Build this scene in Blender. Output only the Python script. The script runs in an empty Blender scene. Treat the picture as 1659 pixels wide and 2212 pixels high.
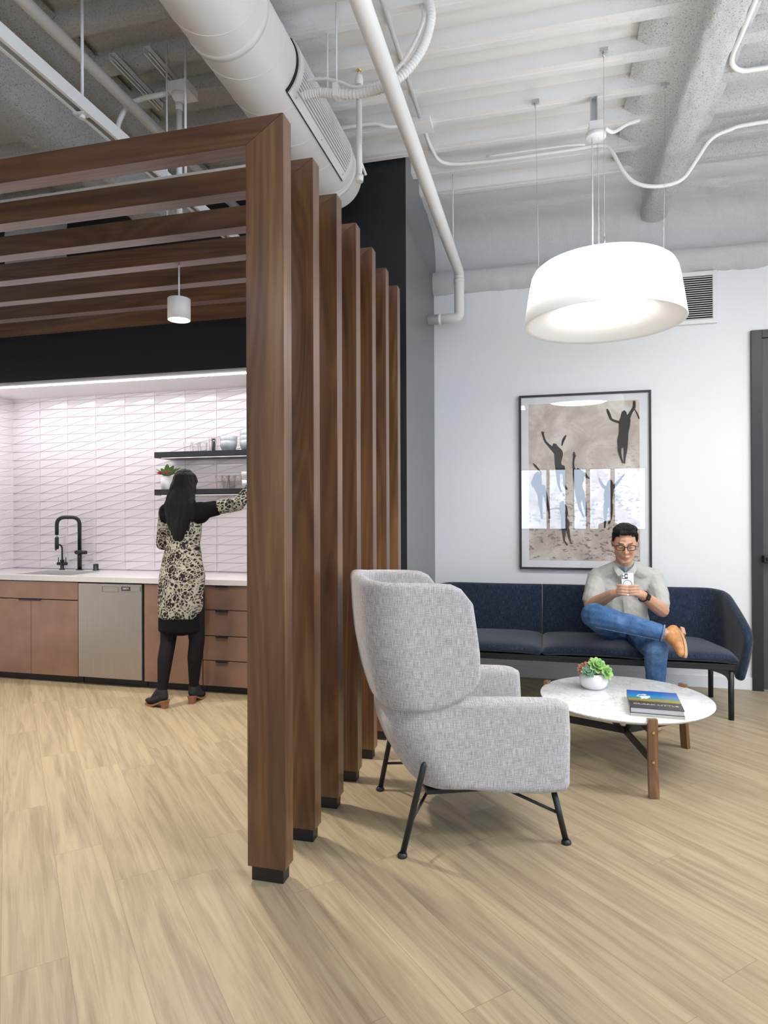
import bpy, bmesh, math, random
from mathutils import Vector, Matrix, noise, Euler
random.seed(7)
PI = math.pi
V = Vector
SC = bpy.context.scene
COL = SC.collection

# ------------------------------------------------------------------ camera
CAMZ = 1.37
cd = bpy.data.cameras.new('camera')
cam = bpy.data.objects.new('camera', cd); COL.objects.link(cam)
_r = V((0.969672, 0.24438, -0.003845)); _f = V((-0.244367, 0.969676, 0.003691)); _u = V((0.004631, -0.002639, 0.999986))
M = Matrix.Identity(4)
for i in range(3):
    M[i][0] = _r[i]; M[i][1] = _u[i]; M[i][2] = -_f[i]
M[2][3] = CAMZ
cam.matrix_world = M
cd.sensor_fit = 'HORIZONTAL'; cd.sensor_width = 36
cd.lens = 1403.95 / 1659 * 36
cd.shift_y = -2.45 / 1659
cd.clip_start = 0.05
SC.camera = cam

# ------------------------------------------------------------------ view, sky, lights
SC.view_settings.view_transform = 'Standard'
SC.view_settings.look = 'None'
SC.view_settings.exposure = 0.42
SC.view_settings.gamma = 1.0
SC.view_settings.use_curve_mapping = False
W = bpy.data.worlds.new('sky'); SC.world = W; W.use_nodes = True
bg = W.node_tree.nodes['Background']
bg.inputs[0].default_value = (0.68, 0.805, 1.0, 1)
bg.inputs[1].default_value = 6.0

def area(name, loc, size, power, color=(1, 1, 1), rot=(0, 0, 0), sy=None, spread=None):
    l = bpy.data.lights.new(name, 'AREA'); l.energy = power; l.color = color
    l.shape = 'RECTANGLE'; l.size = size; l.size_y = sy or size
    if spread: l.spread = spread
    o = bpy.data.objects.new(name, l); COL.objects.link(o); o.location = loc; o.rotation_euler = rot
    return o

XR_ = 3.6
# daylight portals over the rear windows and the added ones on the right
for k, (x, w) in enumerate(((0.8, 4.3),)):
    p = area('daylight_portal', (x, -4.02, 1.72), w, 1, rot=(-PI/2, 0, 0), sy=1.5)
    p.data.cycles.is_portal = True
p = area('daylight_portal', (XR_+.02, 1.42, 1.75), 1.7, 1, rot=(0, PI/2, 0), sy=3.4); p.data.cycles.is_portal = True
area('fill_downlight', (1.5, 1.2, 3.3), 2.0, 38, (1, .975, .94), sy=0.5)  # added fill lamps without fixtures, brightening the room from above
area('fill_downlight', (-1.6, -1.2, 3.3), 2.4, 26, (1, .975, .94), sy=0.5)
area('fill_uplight', (0.5, 1.8, 2.9), 1.8, 9, (.97, .98, 1), rot=(PI, 0, 0), sy=0.5)  # added upward fill to brighten the ceiling, no fixture there
area('fill_uplight', (2.3, 3.4, 2.9), 1.8, 14, (.97, .98, 1), rot=(PI, 0, 0), sy=0.5)
area('fill_downlight', (2.5, 3.2, 3.3), 1.8, 60, (1, .975, .94), sy=0.5)  # added fill for the back wall side, no fixture

# ------------------------------------------------------------------ materials
def nodes(m):
    m.use_nodes = True
    nt = m.node_tree; return nt, nt.nodes, nt.links, nt.nodes['Principled BSDF']

def N(ns, t, **k):
    n = ns.new(t)
    for a, b in k.items():
        if a == 'ins':
            for i, v in b.items(): n.inputs[i].default_value = v
        else: setattr(n, a, b)
    return n

def mat(name, col, rough=0.5, metal=0.0, nscale=None, namt=0.0, bump=0.0, bscale=None, spec=None, emit=None, estr=0, coat=0, sheen=0, trans=0, sub=0, detail=4, coord='Object', stretch=(1, 1, 1), bdist=0.01):
    m = bpy.data.materials.new(name); nt, ns, ls, b = nodes(m)
    b.inputs['Base Color'].default_value = (*col, 1)
    b.inputs['Roughness'].default_value = rough
    b.inputs['Metallic'].default_value = metal
    if spec is not None: b.inputs['Specular IOR Level'].default_value = spec
    if coat: b.inputs['Coat Weight'].default_value = coat
    if sheen: b.inputs['Sheen Weight'].default_value = sheen
    if trans: b.inputs['Transmission Weight'].default_value = trans
    if sub:
        b.inputs['Subsurface Weight'].default_value = sub
        b.inputs['Subsurface Radius'].default_value = (.01, .004, .002)
    if emit:
        b.inputs['Emission Color'].default_value = (*emit, 1); b.inputs['Emission Strength'].default_value = estr
    if nscale or bump:
        tc = N(ns, 'ShaderNodeTexCoord'); mp = N(ns, 'ShaderNodeMapping'); mp.inputs['Scale'].default_value = stretch
        ls.new(tc.outputs[coord], mp.inputs[0])
    if nscale:
        n = N(ns, 'ShaderNodeTexNoise', ins={'Scale': nscale, 'Detail': detail}); ls.new(mp.outputs[0], n.inputs['Vector'])
        r = N(ns, 'ShaderNodeValToRGB')
        r.color_ramp.elements[0].position = .3; r.color_ramp.elements[1].position = .7
        r.color_ramp.elements[0].color = (*[c * (1 - namt) for c in col], 1)
        r.color_ramp.elements[1].color = (*[min(1, c * (1 + namt)) for c in col], 1)
        ls.new(n.outputs['Fac'], r.inputs[0]); ls.new(r.outputs[0], b.inputs['Base Color'])
    if bump:
        n2 = N(ns, 'ShaderNodeTexNoise', ins={'Scale': bscale or 50, 'Detail': detail}); ls.new(mp.outputs[0], n2.inputs['Vector'])
        bp = N(ns, 'ShaderNodeBump', ins={'Strength': bump, 'Distance': bdist}); ls.new(n2.outputs['Fac'], bp.inputs['Height'])
        ls.new(bp.outputs[0], b.inputs['Normal'])
    return m

def ramp(ns, pts):
    r = N(ns, 'ShaderNodeValToRGB'); e = r.color_ramp.elements
    while len(e) < len(pts): e.new(0.5)
    for k, (p, c) in enumerate(pts):
        e[k].position = p; e[k].color = (*c, 1) if len(c) == 3 else c
    return r

def math_(ns, ls, op, a, b=None, c=None):
    n = ns.new('ShaderNodeMath'); n.operation = op
    for i, x in enumerate((a, b, c)):
        if x is None: continue
        if isinstance(x, (int, float)): n.inputs[i].default_value = x
        else: ls.new(x, n.inputs[i])
    return n.outputs[0]

def floor_mat():
    m = bpy.data.materials.new('pale_oak_plank_floor'); nt, ns, ls, b = nodes(m)
    tc = N(ns, 'ShaderNodeTexCoord'); mp = N(ns, 'ShaderNodeMapping')
    mp.inputs['Rotation'].default_value = (0, 0, math.radians(45.7)); mp.inputs['Location'].default_value = (0.31, 0.017, 0)
    ls.new(tc.outputs['Object'], mp.inputs[0])
    sp = N(ns, 'ShaderNodeSeparateXYZ'); ls.new(mp.outputs[0], sp.inputs[0])
    mm = lambda op, a, b_=None, c=None: math_(ns, ls, op, a, b_, c)
    row = mm('FLOOR', mm('DIVIDE', sp.outputs['Y'], 0.182))
    fy = mm('FRACT', mm('DIVIDE', sp.outputs['Y'], 0.182))
    wn = N(ns, 'ShaderNodeTexWhiteNoise', noise_dimensions='1D'); ls.new(row, wn.inputs['W'])
    xx = mm('DIVIDE', mm('ADD', sp.outputs['X'], mm('MULTIPLY', wn.outputs['Value'], 1.22)), 1.22)
    colid = mm('FLOOR', xx); fx = mm('FRACT', xx)
    cb = N(ns, 'ShaderNodeCombineXYZ'); ls.new(row, cb.inputs[0]); ls.new(colid, cb.inputs[1])
    w2 = N(ns, 'ShaderNodeTexWhiteNoise', noise_dimensions='3D'); ls.new(cb.outputs[0], w2.inputs['Vector'])
    # grain coordinates, long along the plank, shifted for each plank
    g = N(ns, 'ShaderNodeCombineXYZ')
    ls.new(mm('ADD', mm('MULTIPLY', sp.outputs['X'], 0.9), mm('MULTIPLY', w2.outputs['Value'], 37.0)), g.inputs[0])
    ls.new(mm('MULTIPLY', sp.outputs['Y'], 15.0), g.inputs[1]); ls.new(mm('MULTIPLY', w2.outputs['Value'], 11.0), g.inputs[2])
    n1 = N(ns, 'ShaderNodeTexNoise', ins={'Scale': 1.5, 'Detail': 6, 'Roughness': .6, 'Distortion': 1.0}); ls.new(g.outputs[0], n1.inputs['Vector'])
    g2 = N(ns, 'ShaderNodeCombineXYZ')
    ls.new(mm('ADD', mm('MULTIPLY', sp.outputs['X'], 4.0), mm('MULTIPLY', w2.outputs['Value'], 91.0)), g2.inputs[0])
    ls.new(mm('MULTIPLY', sp.outputs['Y'], 110.0), g2.inputs[1])
    n2 = N(ns, 'ShaderNodeTexNoise', ins={'Scale': 1.5, 'Detail': 3}); ls.new(g2.outputs[0], n2.inputs['Vector'])
    fac = mm('ADD', mm('MULTIPLY', n1.outputs['Fac'], .80), mm('MULTIPLY', n2.outputs['Fac'], .20))
    r = ramp(ns, [(.32, (.262, .202, .125)), (.44, (.34, .272, .176)), (.54, (.40, .325, .208)), (.68, (.45, .372, .240))])
    ls.new(fac, r.inputs[0])
    mx = N(ns, 'ShaderNodeMix', data_type='RGBA', blend_type='MULTIPLY'); mx.inputs[0].default_value = 1
    tone = mm('ADD', .92, mm('MULTIPLY', w2.outputs['Value'], .13))
    ls.new(r.outputs[0], mx.inputs[6]); ls.new(tone, mx.inputs[7])
    e1 = mm('MINIMUM', fy, mm('SUBTRACT', 1.0, fy)); e2 = mm('MINIMUM', fx, mm('SUBTRACT', 1.0, fx))
    ed = mm('MINIMUM', mm('MULTIPLY', e1, .182), mm('MULTIPLY', e2, 1.22))
    seam = mm('LESS_THAN', ed, .0009)
    mx2 = N(ns, 'ShaderNodeMix', data_type='RGBA'); ls.new(mm('MULTIPLY', seam, .62), mx2.inputs[0]); ls.new(mx.outputs[2], mx2.inputs[6]); mx2.inputs[7].default_value = (.17, .12, .07, 1)
    ls.new(mx2.outputs[2], b.inputs['Base Color'])
    b.inputs['Roughness'].default_value = .42
    b.inputs['Specular IOR Level'].default_value = .35
    bp = N(ns, 'ShaderNodeBump', ins={'Strength': .12, 'Distance': .002}); ls.new(n2.outputs['Fac'], bp.inputs['Height']); ls.new(bp.outputs[0], b.inputs['Normal'])
    return m

def walnut(name, dark=1.0, axis='Z', rough=.36):
    """grain runs along the given object axis; each object gets its own piece of grain"""
    m = bpy.data.materials.new(name); nt, ns, ls, b = nodes(m)
    tc = N(ns, 'ShaderNodeTexCoord'); oi = N(ns, 'ShaderNodeObjectInfo')
    sc = {'Z': (8, 8, .55), 'X': (.55, 8, 8)}[axis]
    mp = N(ns, 'ShaderNodeMapping'); mp.inputs['Scale'].default_value = sc
    ls.new(tc.outputs['Object'], mp.inputs[0])
    sh = N(ns, 'ShaderNodeVectorMath', operation='ADD'); cb = N(ns, 'ShaderNodeCombineXYZ')
    k = math_(ns, ls, 'MULTIPLY', oi.outputs['Random'], 50.0)
    ls.new(k, cb.inputs[0]); ls.new(k, cb.inputs[1]); ls.new(k, cb.inputs[2])
    ls.new(mp.outputs[0], sh.inputs[0]); ls.new(cb.outputs[0], sh.inputs[1])
    n1 = N(ns, 'ShaderNodeTexNoise', ins={'Scale': 1.5, 'Detail': 6, 'Roughness': .6, 'Distortion': .9}); ls.new(sh.outputs[0], n1.inputs['Vector'])
    wv = N(ns, 'ShaderNodeTexWave', ins={'Scale': 3.0, 'Distortion': 6.0, 'Detail': 3, 'Detail Scale': 1.2}); wv.bands_direction = 'X' if axis == 'Z' else 'Y'
    ls.new(sh.outputs[0], wv.inputs['Vector'])
    mp2 = N(ns, 'ShaderNodeMapping'); mp2.inputs['Scale'].default_value = {'Z': (260, 260, 5), 'X': (5, 260, 260)}[axis]
    ls.new(tc.outputs['Object'], mp2.inputs[0])
    n2 = N(ns, 'ShaderNodeTexNoise', ins={'Scale': 1.0, 'Detail': 2}); ls.new(mp2.outputs[0], n2.inputs['Vector'])
    n3 = N(ns, 'ShaderNodeTexNoise', ins={'Scale': .55, 'Detail': 1.5, 'Roughness': .4, 'Distortion': .4}); ls.new(sh.outputs[0], n3.inputs['Vector'])
    fig = math_(ns, ls, 'ADD', math_(ns, ls, 'MULTIPLY', math_(ns, ls, 'SINE', math_(ns, ls, 'MULTIPLY', n3.outputs['Fac'], 120.0)), .5), .5)
    f = math_(ns, ls, 'ADD', math_(ns, ls, 'MULTIPLY', n1.outputs['Fac'], .72), math_(ns, ls, 'ADD', math_(ns, ls, 'MULTIPLY', fig, .11), math_(ns, ls, 'MULTIPLY', n2.outputs['Fac'], .17)))
    d = dark
    r = ramp(ns, [(.32, (.064*d, .026*d, .011*d)), (.45, (.115*d, .049*d, .020*d)), (.56, (.155*d, .073*d, .029*d)), (.68, (.222*d, .116*d, .047*d))])
    ls.new(f, r.inputs[0]); ls.new(r.outputs[0], b.inputs['Base Color'])
    b.inputs['Roughness'].default_value = rough; b.inputs['Coat Weight'].default_value = .6; b.inputs['Coat Roughness'].default_value = .28
    return m

def weave(name, c0, c1, c2, scale=420, streak=True, rough=.95):
    """woven cloth on box-projected UVs in metres"""
    m = bpy.data.materials.new(name); nt, ns, ls, b = nodes(m)
    uv = N(ns, 'ShaderNodeUVMap'); uv.uv_map = 'uv'
    def noise_(s, sc, det=2):
        mp = N(ns, 'ShaderNodeMapping'); mp.inputs['Scale'].default_value = s; ls.new(uv.outputs[0], mp.inputs[0])
        n = N(ns, 'ShaderNodeTexNoise', ins={'Scale': sc, 'Detail': det}); ls.new(mp.outputs[0], n.inputs['Vector']); return n.outputs['Fac']
    a = noise_((1, 1, 1), scale, 1)
    h = noise_((.06, 1, 1), scale * .8); v = noise_((1, .06, 1), scale * .8)
    wv = N(ns, 'ShaderNodeTexWave', ins={'Scale': scale * .16, 'Distortion': 1.5, 'Detail': 1}); wv.bands_direction = 'DIAGONAL'; ls.new(uv.outputs[0], wv.inputs['Vector'])
    mm = lambda *x: math_(ns, ls, *x)
    f = mm('ADD', mm('MULTIPLY', a, .40), mm('ADD', mm('MULTIPLY', h, .22), mm('ADD', mm('MULTIPLY', v, .32), mm('MULTIPLY', wv.outputs['Fac'], .06))))
    r = ramp(ns, [(.36, c0), (.5, c1), (.64, c2)]); ls.new(f, r.inputs[0]); ls.new(r.outputs[0], b.inputs['Base Color'])
    b.inputs['Roughness'].default_value = rough; b.inputs['Specular IOR Level'].default_value = .15; b.inputs['Sheen Weight'].default_value = .25; b.inputs['Sheen Roughness'].default_value = .5
    bp = N(ns, 'ShaderNodeBump', ins={'Strength': .5, 'Distance': .003}); ls.new(f, bp.inputs['Height']); ls.new(bp.outputs[0], b.inputs['Normal'])
    return m

def spray_mat(name, col, rough_amt=1.0, mask=None, pit_shade=(.26, .25, .235), pitamt=.5):
    """painted sprayed fireproofing: deep crumbs, pits darkened in colour to stand for their shade"""
    m = bpy.data.materials.new(name); nt, ns, ls, b = nodes(m)
    tc = N(ns, 'ShaderNodeTexCoord')
    n1 = N(ns, 'ShaderNodeTexNoise', ins={'Scale': 105, 'Detail': 5, 'Roughness': .7}); ls.new(tc.outputs['Object'], n1.inputs['Vector'])
    n2 = N(ns, 'ShaderNodeTexNoise', ins={'Scale': 9, 'Detail': 4}); ls.new(tc.outputs['Object'], n2.inputs['Vector'])
    n3 = N(ns, 'ShaderNodeTexNoise', ins={'Scale': 200, 'Detail': 3, 'Roughness': .6}); ls.new(tc.outputs['Object'], n3.inputs['Vector'])
    mm = lambda *x: math_(ns, ls, *x)
    fine = mm('ADD', mm('MULTIPLY', n1.outputs['Fac'], .6), mm('MULTIPLY', n3.outputs['Fac'], .4))
    amt = None
    if mask:
        sp = N(ns, 'ShaderNodeSeparateXYZ'); ls.new(tc.outputs['Object'], sp.inputs[0])
        # smooth bare painted steel in the middle bay, crusty towards the beams on both sides
        mr = N(ns, 'ShaderNodeMapRange', interpolation_type='SMOOTHSTEP'); ls.new(mm('ABSOLUTE', mm('SUBTRACT', mm('ADD', sp.outputs['X'], mm('MULTIPLY', n2.outputs['Fac'], .5)), mask[0])), mr.inputs['Value'])
        mr.inputs['From Min'].default_value = mask[1]; mr.inputs['From Max'].default_value = mask[2]; mr.inputs['To Min'].default_value = .03
        amt = mr.outputs['Result']
    r = ramp(ns, [(.40, (1, 1, 1)), (.465, (0, 0, 0))]); ls.new(fine, r.inputs[0])
    pf = mm('MULTIPLY', r.outputs[0], pitamt)
    if amt: pf = mm('MULTIPLY', pf, amt)
    mx = N(ns, 'ShaderNodeMix', data_type='RGBA'); ls.new(pf, mx.inputs[0]); mx.inputs[6].default_value = (*col, 1); mx.inputs[7].default_value = (*pit_shade, 1)  # shade of the pits painted into the base colour
    ls.new(mx.outputs[2], b.inputs['Base Color']); b.inputs['Roughness'].default_value = .8; b.inputs['Specular IOR Level'].default_value = .2
    bp = N(ns, 'ShaderNodeBump', ins={'Strength': rough_amt, 'Distance': .03})
    hh = mm('ADD', mm('MULTIPLY', fine, .8), mm('MULTIPLY', n2.outputs['Fac'], .3))
    if amt: hh = mm('MULTIPLY', hh, amt)
    ls.new(hh, bp.inputs['Height']); ls.new(bp.outputs[0], b.inputs['Normal'])
    return m

def marble_mat():
    m = bpy.data.materials.new('white_marble'); nt, ns, ls, b = nodes(m)
    tc = N(ns, 'ShaderNodeTexCoord')
    n0 = N(ns, 'ShaderNodeTexNoise', ins={'Scale': 5.0, 'Detail': 6, 'Roughness': .65, 'Distortion': 1.2}); ls.new(tc.outputs['Object'], n0.inputs['Vector'])
    n1 = N(ns, 'ShaderNodeTexNoise', ins={'Scale': 4.5, 'Detail': 5, 'Roughness': .6, 'Distortion': 2.0}); ls.new(tc.outputs['Object'], n1.inputs['Vector'])
    v = math_(ns, ls, 'ABSOLUTE', math_(ns, ls, 'SUBTRACT', n1.outputs['Fac'], .5))
    r = ramp(ns, [(0.0, (.60, .61, .62)), (.012, (.78, .79, .80)), (.035, (.86, .86, .855))]); ls.new(v, r.inputs[0])
    r2 = ramp(ns, [(.42, (1, 1, 1)), (.62, (.90, .91, .92))]); ls.new(n0.outputs['Fac'], r2.inputs[0])
    mx = N(ns, 'ShaderNodeMix', data_type='RGBA', blend_type='MULTIPLY'); mx.inputs[0].default_value = 1; ls.new(r.outputs[0], mx.inputs[6]); ls.new(r2.outputs[0], mx.inputs[7])
    ls.new(mx.outputs[2], b.inputs['Base Color']); b.inputs['Roughness'].default_value = .18
    return m

def glass_pane(name, ior=1.5, tint=(1, 1, 1), rough=0.0, extra=0.0):
    """thin sheet of glass: see-through with a Fresnel mirror on top"""
    m = bpy.data.materials.new(name); m.use_nodes = True; nt = m.node_tree; ns, ls = nt.nodes, nt.links
    ns.remove(ns['Principled BSDF'])
    out = ns['Material Output']; t = N(ns, 'ShaderNodeBsdfTransparent'); t.inputs[0].default_value = (*tint, 1)
    lw = N(ns, 'ShaderNodeLayerWeight'); lw.inputs['Blend'].default_value = .5
    f0 = ((ior-1)/(ior+1))**2 * 1.7 + extra          # both faces of the pane
    k = math_(ns, ls, 'ADD', math_(ns, ls, 'MULTIPLY', math_(ns, ls, 'POWER', lw.outputs['Facing'], 5.0), 1-f0), f0)
    g = N(ns, 'ShaderNodeBsdfGlossy'); g.inputs['Roughness'].default_value = rough
    mx = N(ns, 'ShaderNodeMixShader'); ls.new(k, mx.inputs[0]); ls.new(t.outputs[0], mx.inputs[1]); ls.new(g.outputs[0], mx.inputs[2]); ls.new(mx.outputs[0], out.inputs[0])
    return m

def denim_mat(name, c0, c1, c2):
    m = bpy.data.materials.new(name); nt, ns, ls, b = nodes(m)
    tc = N(ns, 'ShaderNodeTexCoord')
    n1 = N(ns, 'ShaderNodeTexNoise', ins={'Scale': 8, 'Detail': 4, 'Roughness': .6}); n2 = N(ns, 'ShaderNodeTexNoise', ins={'Scale': 330, 'Detail': 2})
    for n in (n1, n2): ls.new(tc.outputs['Object'], n.inputs['Vector'])
    f = math_(ns, ls, 'ADD', math_(ns, ls, 'MULTIPLY', n1.outputs['Fac'], .6), math_(ns, ls, 'MULTIPLY', n2.outputs['Fac'], .4))
    r = ramp(ns, [(.36, c0), (.5, c1), (.66, c2)]); ls.new(f, r.inputs[0]); ls.new(r.outputs[0], b.inputs['Base Color'])
    b.inputs['Roughness'].default_value = .9; b.inputs['Specular IOR Level'].default_value = .15
    bp = N(ns, 'ShaderNodeBump', ins={'Strength': .35, 'Distance': .01}); ls.new(f, bp.inputs['Height']); ls.new(bp.outputs[0], b.inputs['Normal'])
    return m

def dress_mat():
    """black cloth with a cream floral lace pattern"""
    m = bpy.data.materials.new('cream_and_black_floral_knit'); nt, ns, ls, b = nodes(m)
    tc = N(ns, 'ShaderNodeTexCoord'); mp = N(ns, 'ShaderNodeMapping'); mp.inputs['Scale'].default_value = (1, .35, 1); ls.new(tc.outputs['Object'], mp.inputs[0])
    nw = N(ns, 'ShaderNodeTexNoise', ins={'Scale': 14, 'Detail': 2}); ls.new(mp.outputs[0], nw.inputs['Vector'])
    vm = N(ns, 'ShaderNodeVectorMath', operation='MULTIPLY_ADD'); ls.new(nw.outputs['Color'], vm.inputs[0]); vm.inputs[1].default_value = (.03, .03, .03); ls.new(mp.outputs[0], vm.inputs[2])
    v1 = N(ns, 'ShaderNodeTexVoronoi', ins={'Scale': 13}); v1.feature = 'F1'; ls.new(vm.outputs[0], v1.inputs['Vector'])
    rings = math_(ns, ls, 'ADD', math_(ns, ls, 'MULTIPLY', math_(ns, ls, 'SINE', math_(ns, ls, 'MULTIPLY', v1.outputs['Distance'], 26.0)), .5), .5)
    v2 = N(ns, 'ShaderNodeTexVoronoi', ins={'Scale': 42}); v2.feature = 'DISTANCE_TO_EDGE'; ls.new(vm.outputs[0], v2.inputs['Vector'])
    f = math_(ns, ls, 'ADD', math_(ns, ls, 'MULTIPLY', rings, .35), math_(ns, ls, 'MULTIPLY', math_(ns, ls, 'LESS_THAN', v2.outputs['Distance'], .10), .35))
    f = math_(ns, ls, 'ADD', f, math_(ns, ls, 'MULTIPLY', v1.outputs['Distance'], .62))
    r = ramp(ns, [(.54, (.018, .017, .016)), (.64, (.13, .125, .10)), (.82, (.36, .345, .285))]); ls.new(f, r.inputs[0]); ls.new(r.outputs[0], b.inputs['Base Color'])
    b.inputs['Roughness'].default_value = .95; b.inputs['Specular IOR Level'].default_value = .1
    return m

def emis(name, col, s):
    return mat(name, (.85, .85, .85), .6, emit=col, estr=s)

MT = {}
MT['floor'] = floor_mat()
MT['white_wall'] = mat('white_wall_paint', (.80, .815, .83), .6, bump=.04, bscale=300)
MT['black_wall'] = mat('black_wall_paint', (.012, .013, .016), .5, bump=.03, bscale=200)
MT['charcoal_wall_lit'] = mat('charcoal_paint_lit', (.165, .172, .18), .36, bump=.03, bscale=200)  # same dark paint as the front, lightened for the light it catches
MT['deck'] = spray_mat('painted_steel_deck', (.77, .765, .75), .9, mask=(-.15, .55, 1.25), pitamt=.55)
MT['spray'] = spray_mat('white_sprayed_fireproofing', (.88, .88, .87), 1.0, pitamt=.75)
MT['spray_rough'] = spray_mat('coarse_sprayed_fireproofing', (.70, .70, .69), 1.0, pitamt=.8)
MT['spray_fine'] = spray_mat('fine_sprayed_fireproofing', (.82, .82, .815), .8, pitamt=.12)
MT['walnut_z'] = walnut('walnut_upright', 1.0, 'Z'); MT['walnut_x'] = walnut('walnut_beam', .92, 'X')
MT['leg_wood'] = walnut('table_leg_walnut', 1.25, 'Z', .4)
MT['black_plastic'] = mat('matte_black', (.012, .012, .012), .45)
MT['black_metal'] = mat('black_powder_coat', (.012, .013, .016), .38)
MT['duct'] = mat('white_painted_duct', (.80, .80, .795), .42)
MT['pipe'] = mat('white_painted_pipe', (.80, .79, .77), .38, bump=.08, bscale=25)
MT['galv'] = mat('galvanised_steel', (.60, .62, .63), .35, .8)
MT['white_metal'] = mat('white_enamel', (.82, .82, .82), .35)
MT['grille'] = mat('white_register', (.80, .80, .80), .4)
MT['dark'] = mat('dark_void', (.02, .02, .02), .9)
MT['copper'] = mat('copper_laminate', (.31, .195, .145), .34, .6, nscale=6, namt=.13, bump=.02, bscale=400)
MT['steel'] = mat('brushed_stainless', (.42, .395, .36), .32, .9, nscale=3, namt=.05, bump=.03, bscale=5, stretch=(60, 1, 1))
MT['quartz'] = mat('pale_grey_quartz', (.60, .59, .60), .28, nscale=120, namt=.05)
MT['tile'] = mat('glazed_white_tile', (.80, .755, .785), .12, coat=.3)
MT['grout'] = mat('grout', (.47, .40, .40), .8)
MT['shelf'] = mat('black_shelf', (.035, .036, .042), .4)
MT['led'] = emis('led_strip', (1, .93, .95), 22)
MT['led_s'] = emis('under_shelf_led', (1, .80, .70), 2.0)
MT['lamp_face'] = emis('pendant_led_face', (1, .95, .86), 30)
MT['glass'] = mat('clear_glass', (.95, .97, .98), .02, trans=1.0)
MT['glass_thin'] = glass_pane('thin_glass', 1.28)
MT['lens_clear'] = glass_pane('clear_lens', 1.2)
MT['pic_glass'] = glass_pane('picture_glass', 1.45)
MT['win_glass'] = glass_pane('window_glass', 1.4)
MT['bowl'] = mat('grey_blue_stoneware', (.38, .43, .45), .3)
MT['china'] = mat('white_china', (.82, .82, .84), .2)
MT['chair'] = weave('heathered_grey_upholstery', (.17, .16, .165), (.42, .405, .41), (.74, .72, .72), 500)
MT['sofa'] = weave('navy_upholstery', (.003, .006, .014), (.010, .018, .038), (.075, .10, .15), 520)
MT['marble'] = marble_mat()
MT['brass'] = mat('brass', (.80, .55, .20), .25, 1.0)
MT['leaf_g'] = mat('succulent_green', (.30, .52, .16), .45, nscale=20, namt=.25, sub=.1)
MT['leaf_b'] = mat('succulent_grey_green', (.22, .38, .26), .55, nscale=20, namt=.2)
MT['leaf_r'] = mat('succulent_rose_brown', (.52, .25, .15), .5, nscale=20, namt=.25)
MT['leaf_d'] = mat('leaf_green', (.16, .30, .08), .5, nscale=20, namt=.3)
MT['pink'] = mat('protea_pink', (.62, .10, .14), .6, nscale=40, namt=.3)
MT['soil'] = mat('dark_soil', (.03, .022, .015), .9)
MT['skin_m'] = mat('skin', (.62, .345, .225), .5, nscale=14, namt=.07, sub=.12, bump=.04, bscale=160)
MT['lip'] = mat('lip', (.52, .20, .16), .45)
MT['brow'] = mat('brow', (.10, .055, .04), .8)
MT['skin_w'] = mat('skin_pale', (.60, .36, .26), .5, sub=.1)
MT['hair'] = mat('black_hair', (.008, .006, .006), .42, spec=.3, nscale=160, namt=.5, bump=.8, bscale=170, stretch=(1, 1, .35))
MT['hair_w'] = mat('long_black_hair', (.006, .005, .005), .45, spec=.25, nscale=90, namt=.4, bump=.8, bscale=60, stretch=(6, 6, .4))
MT['shirt'] = mat('pale_grey_shirt', (.47, .475, .44), .9, nscale=9, namt=.04, bump=.35, bscale=12, sheen=.1, bdist=.02)
MT['collar_in'] = mat('blue_grey_collar_lining', (.22, .26, .31), .9)
MT['denim'] = denim_mat('blue_denim', (.035, .085, .19), (.07, .15, .31), (.17, .28, .46))
MT['stitch'] = mat('pale_denim_seam', (.17, .26, .42), .9, nscale=200, namt=.6)
MT['tan'] = mat('tan_leather', (.52, .25, .09), .5, nscale=25, namt=.2)
MT['sole'] = mat('shoe_sole', (.50, .30, .19), .7)
MT['frame_g'] = mat('black_acetate', (.015, .012, .010), .25)
MT['phone'] = mat('pale_lilac_case', (.70, .71, .80), .35)
MT['phone_cam'] = mat('phone_camera', (.03, .03, .04), .2)
MT['dress'] = dress_mat()
MT['black_cloth'] = mat('black_cloth', (.006, .006, .007), .9, spec=.12)
MT['tights'] = mat('black_tights', (.008, .006, .008), .75, spec=.2)
MT['shoe_b'] = mat('black_suede', (.010, .011, .014), .85)
MT['heel'] = mat('wooden_heel', (.26, .11, .06), .5)
MT['door'] = mat('dark_stained_door', (.062, .056, .060), .5, nscale=4, namt=.2, stretch=(22, 22, .6))
MT['door_frame'] = mat('black_door_frame', (.013, .014, .018), .4)
MT['paper'] = mat('white_mat_board', (.80, .81, .82), .8)
MT['pages'] = mat('book_pages', (.55, .55, .55), .8, nscale=300, namt=.2, stretch=(1, 1, 60))
MT['cream'] = mat('cream_cover', (.62, .58, .47), .6)
MT['cover'] = mat('charcoal_book_cover', (.035, .033, .035), .35)
MT['text'] = mat('book_lettering', (.55, .53, .45), .5)
MT['figure'] = mat('dark_swimmer_print', (.022, .017, .014), .7, nscale=30, namt=.3)
MT['figure2'] = mat('brown_swimmer_print', (.045, .022, .014), .7, nscale=30, namt=.3)
MT['red'] = mat('orange_conduit', (.6, .12, .03), .5)
MT['window_frame'] = mat('dark_window_frame', (.05, .05, .055), .4)

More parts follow.
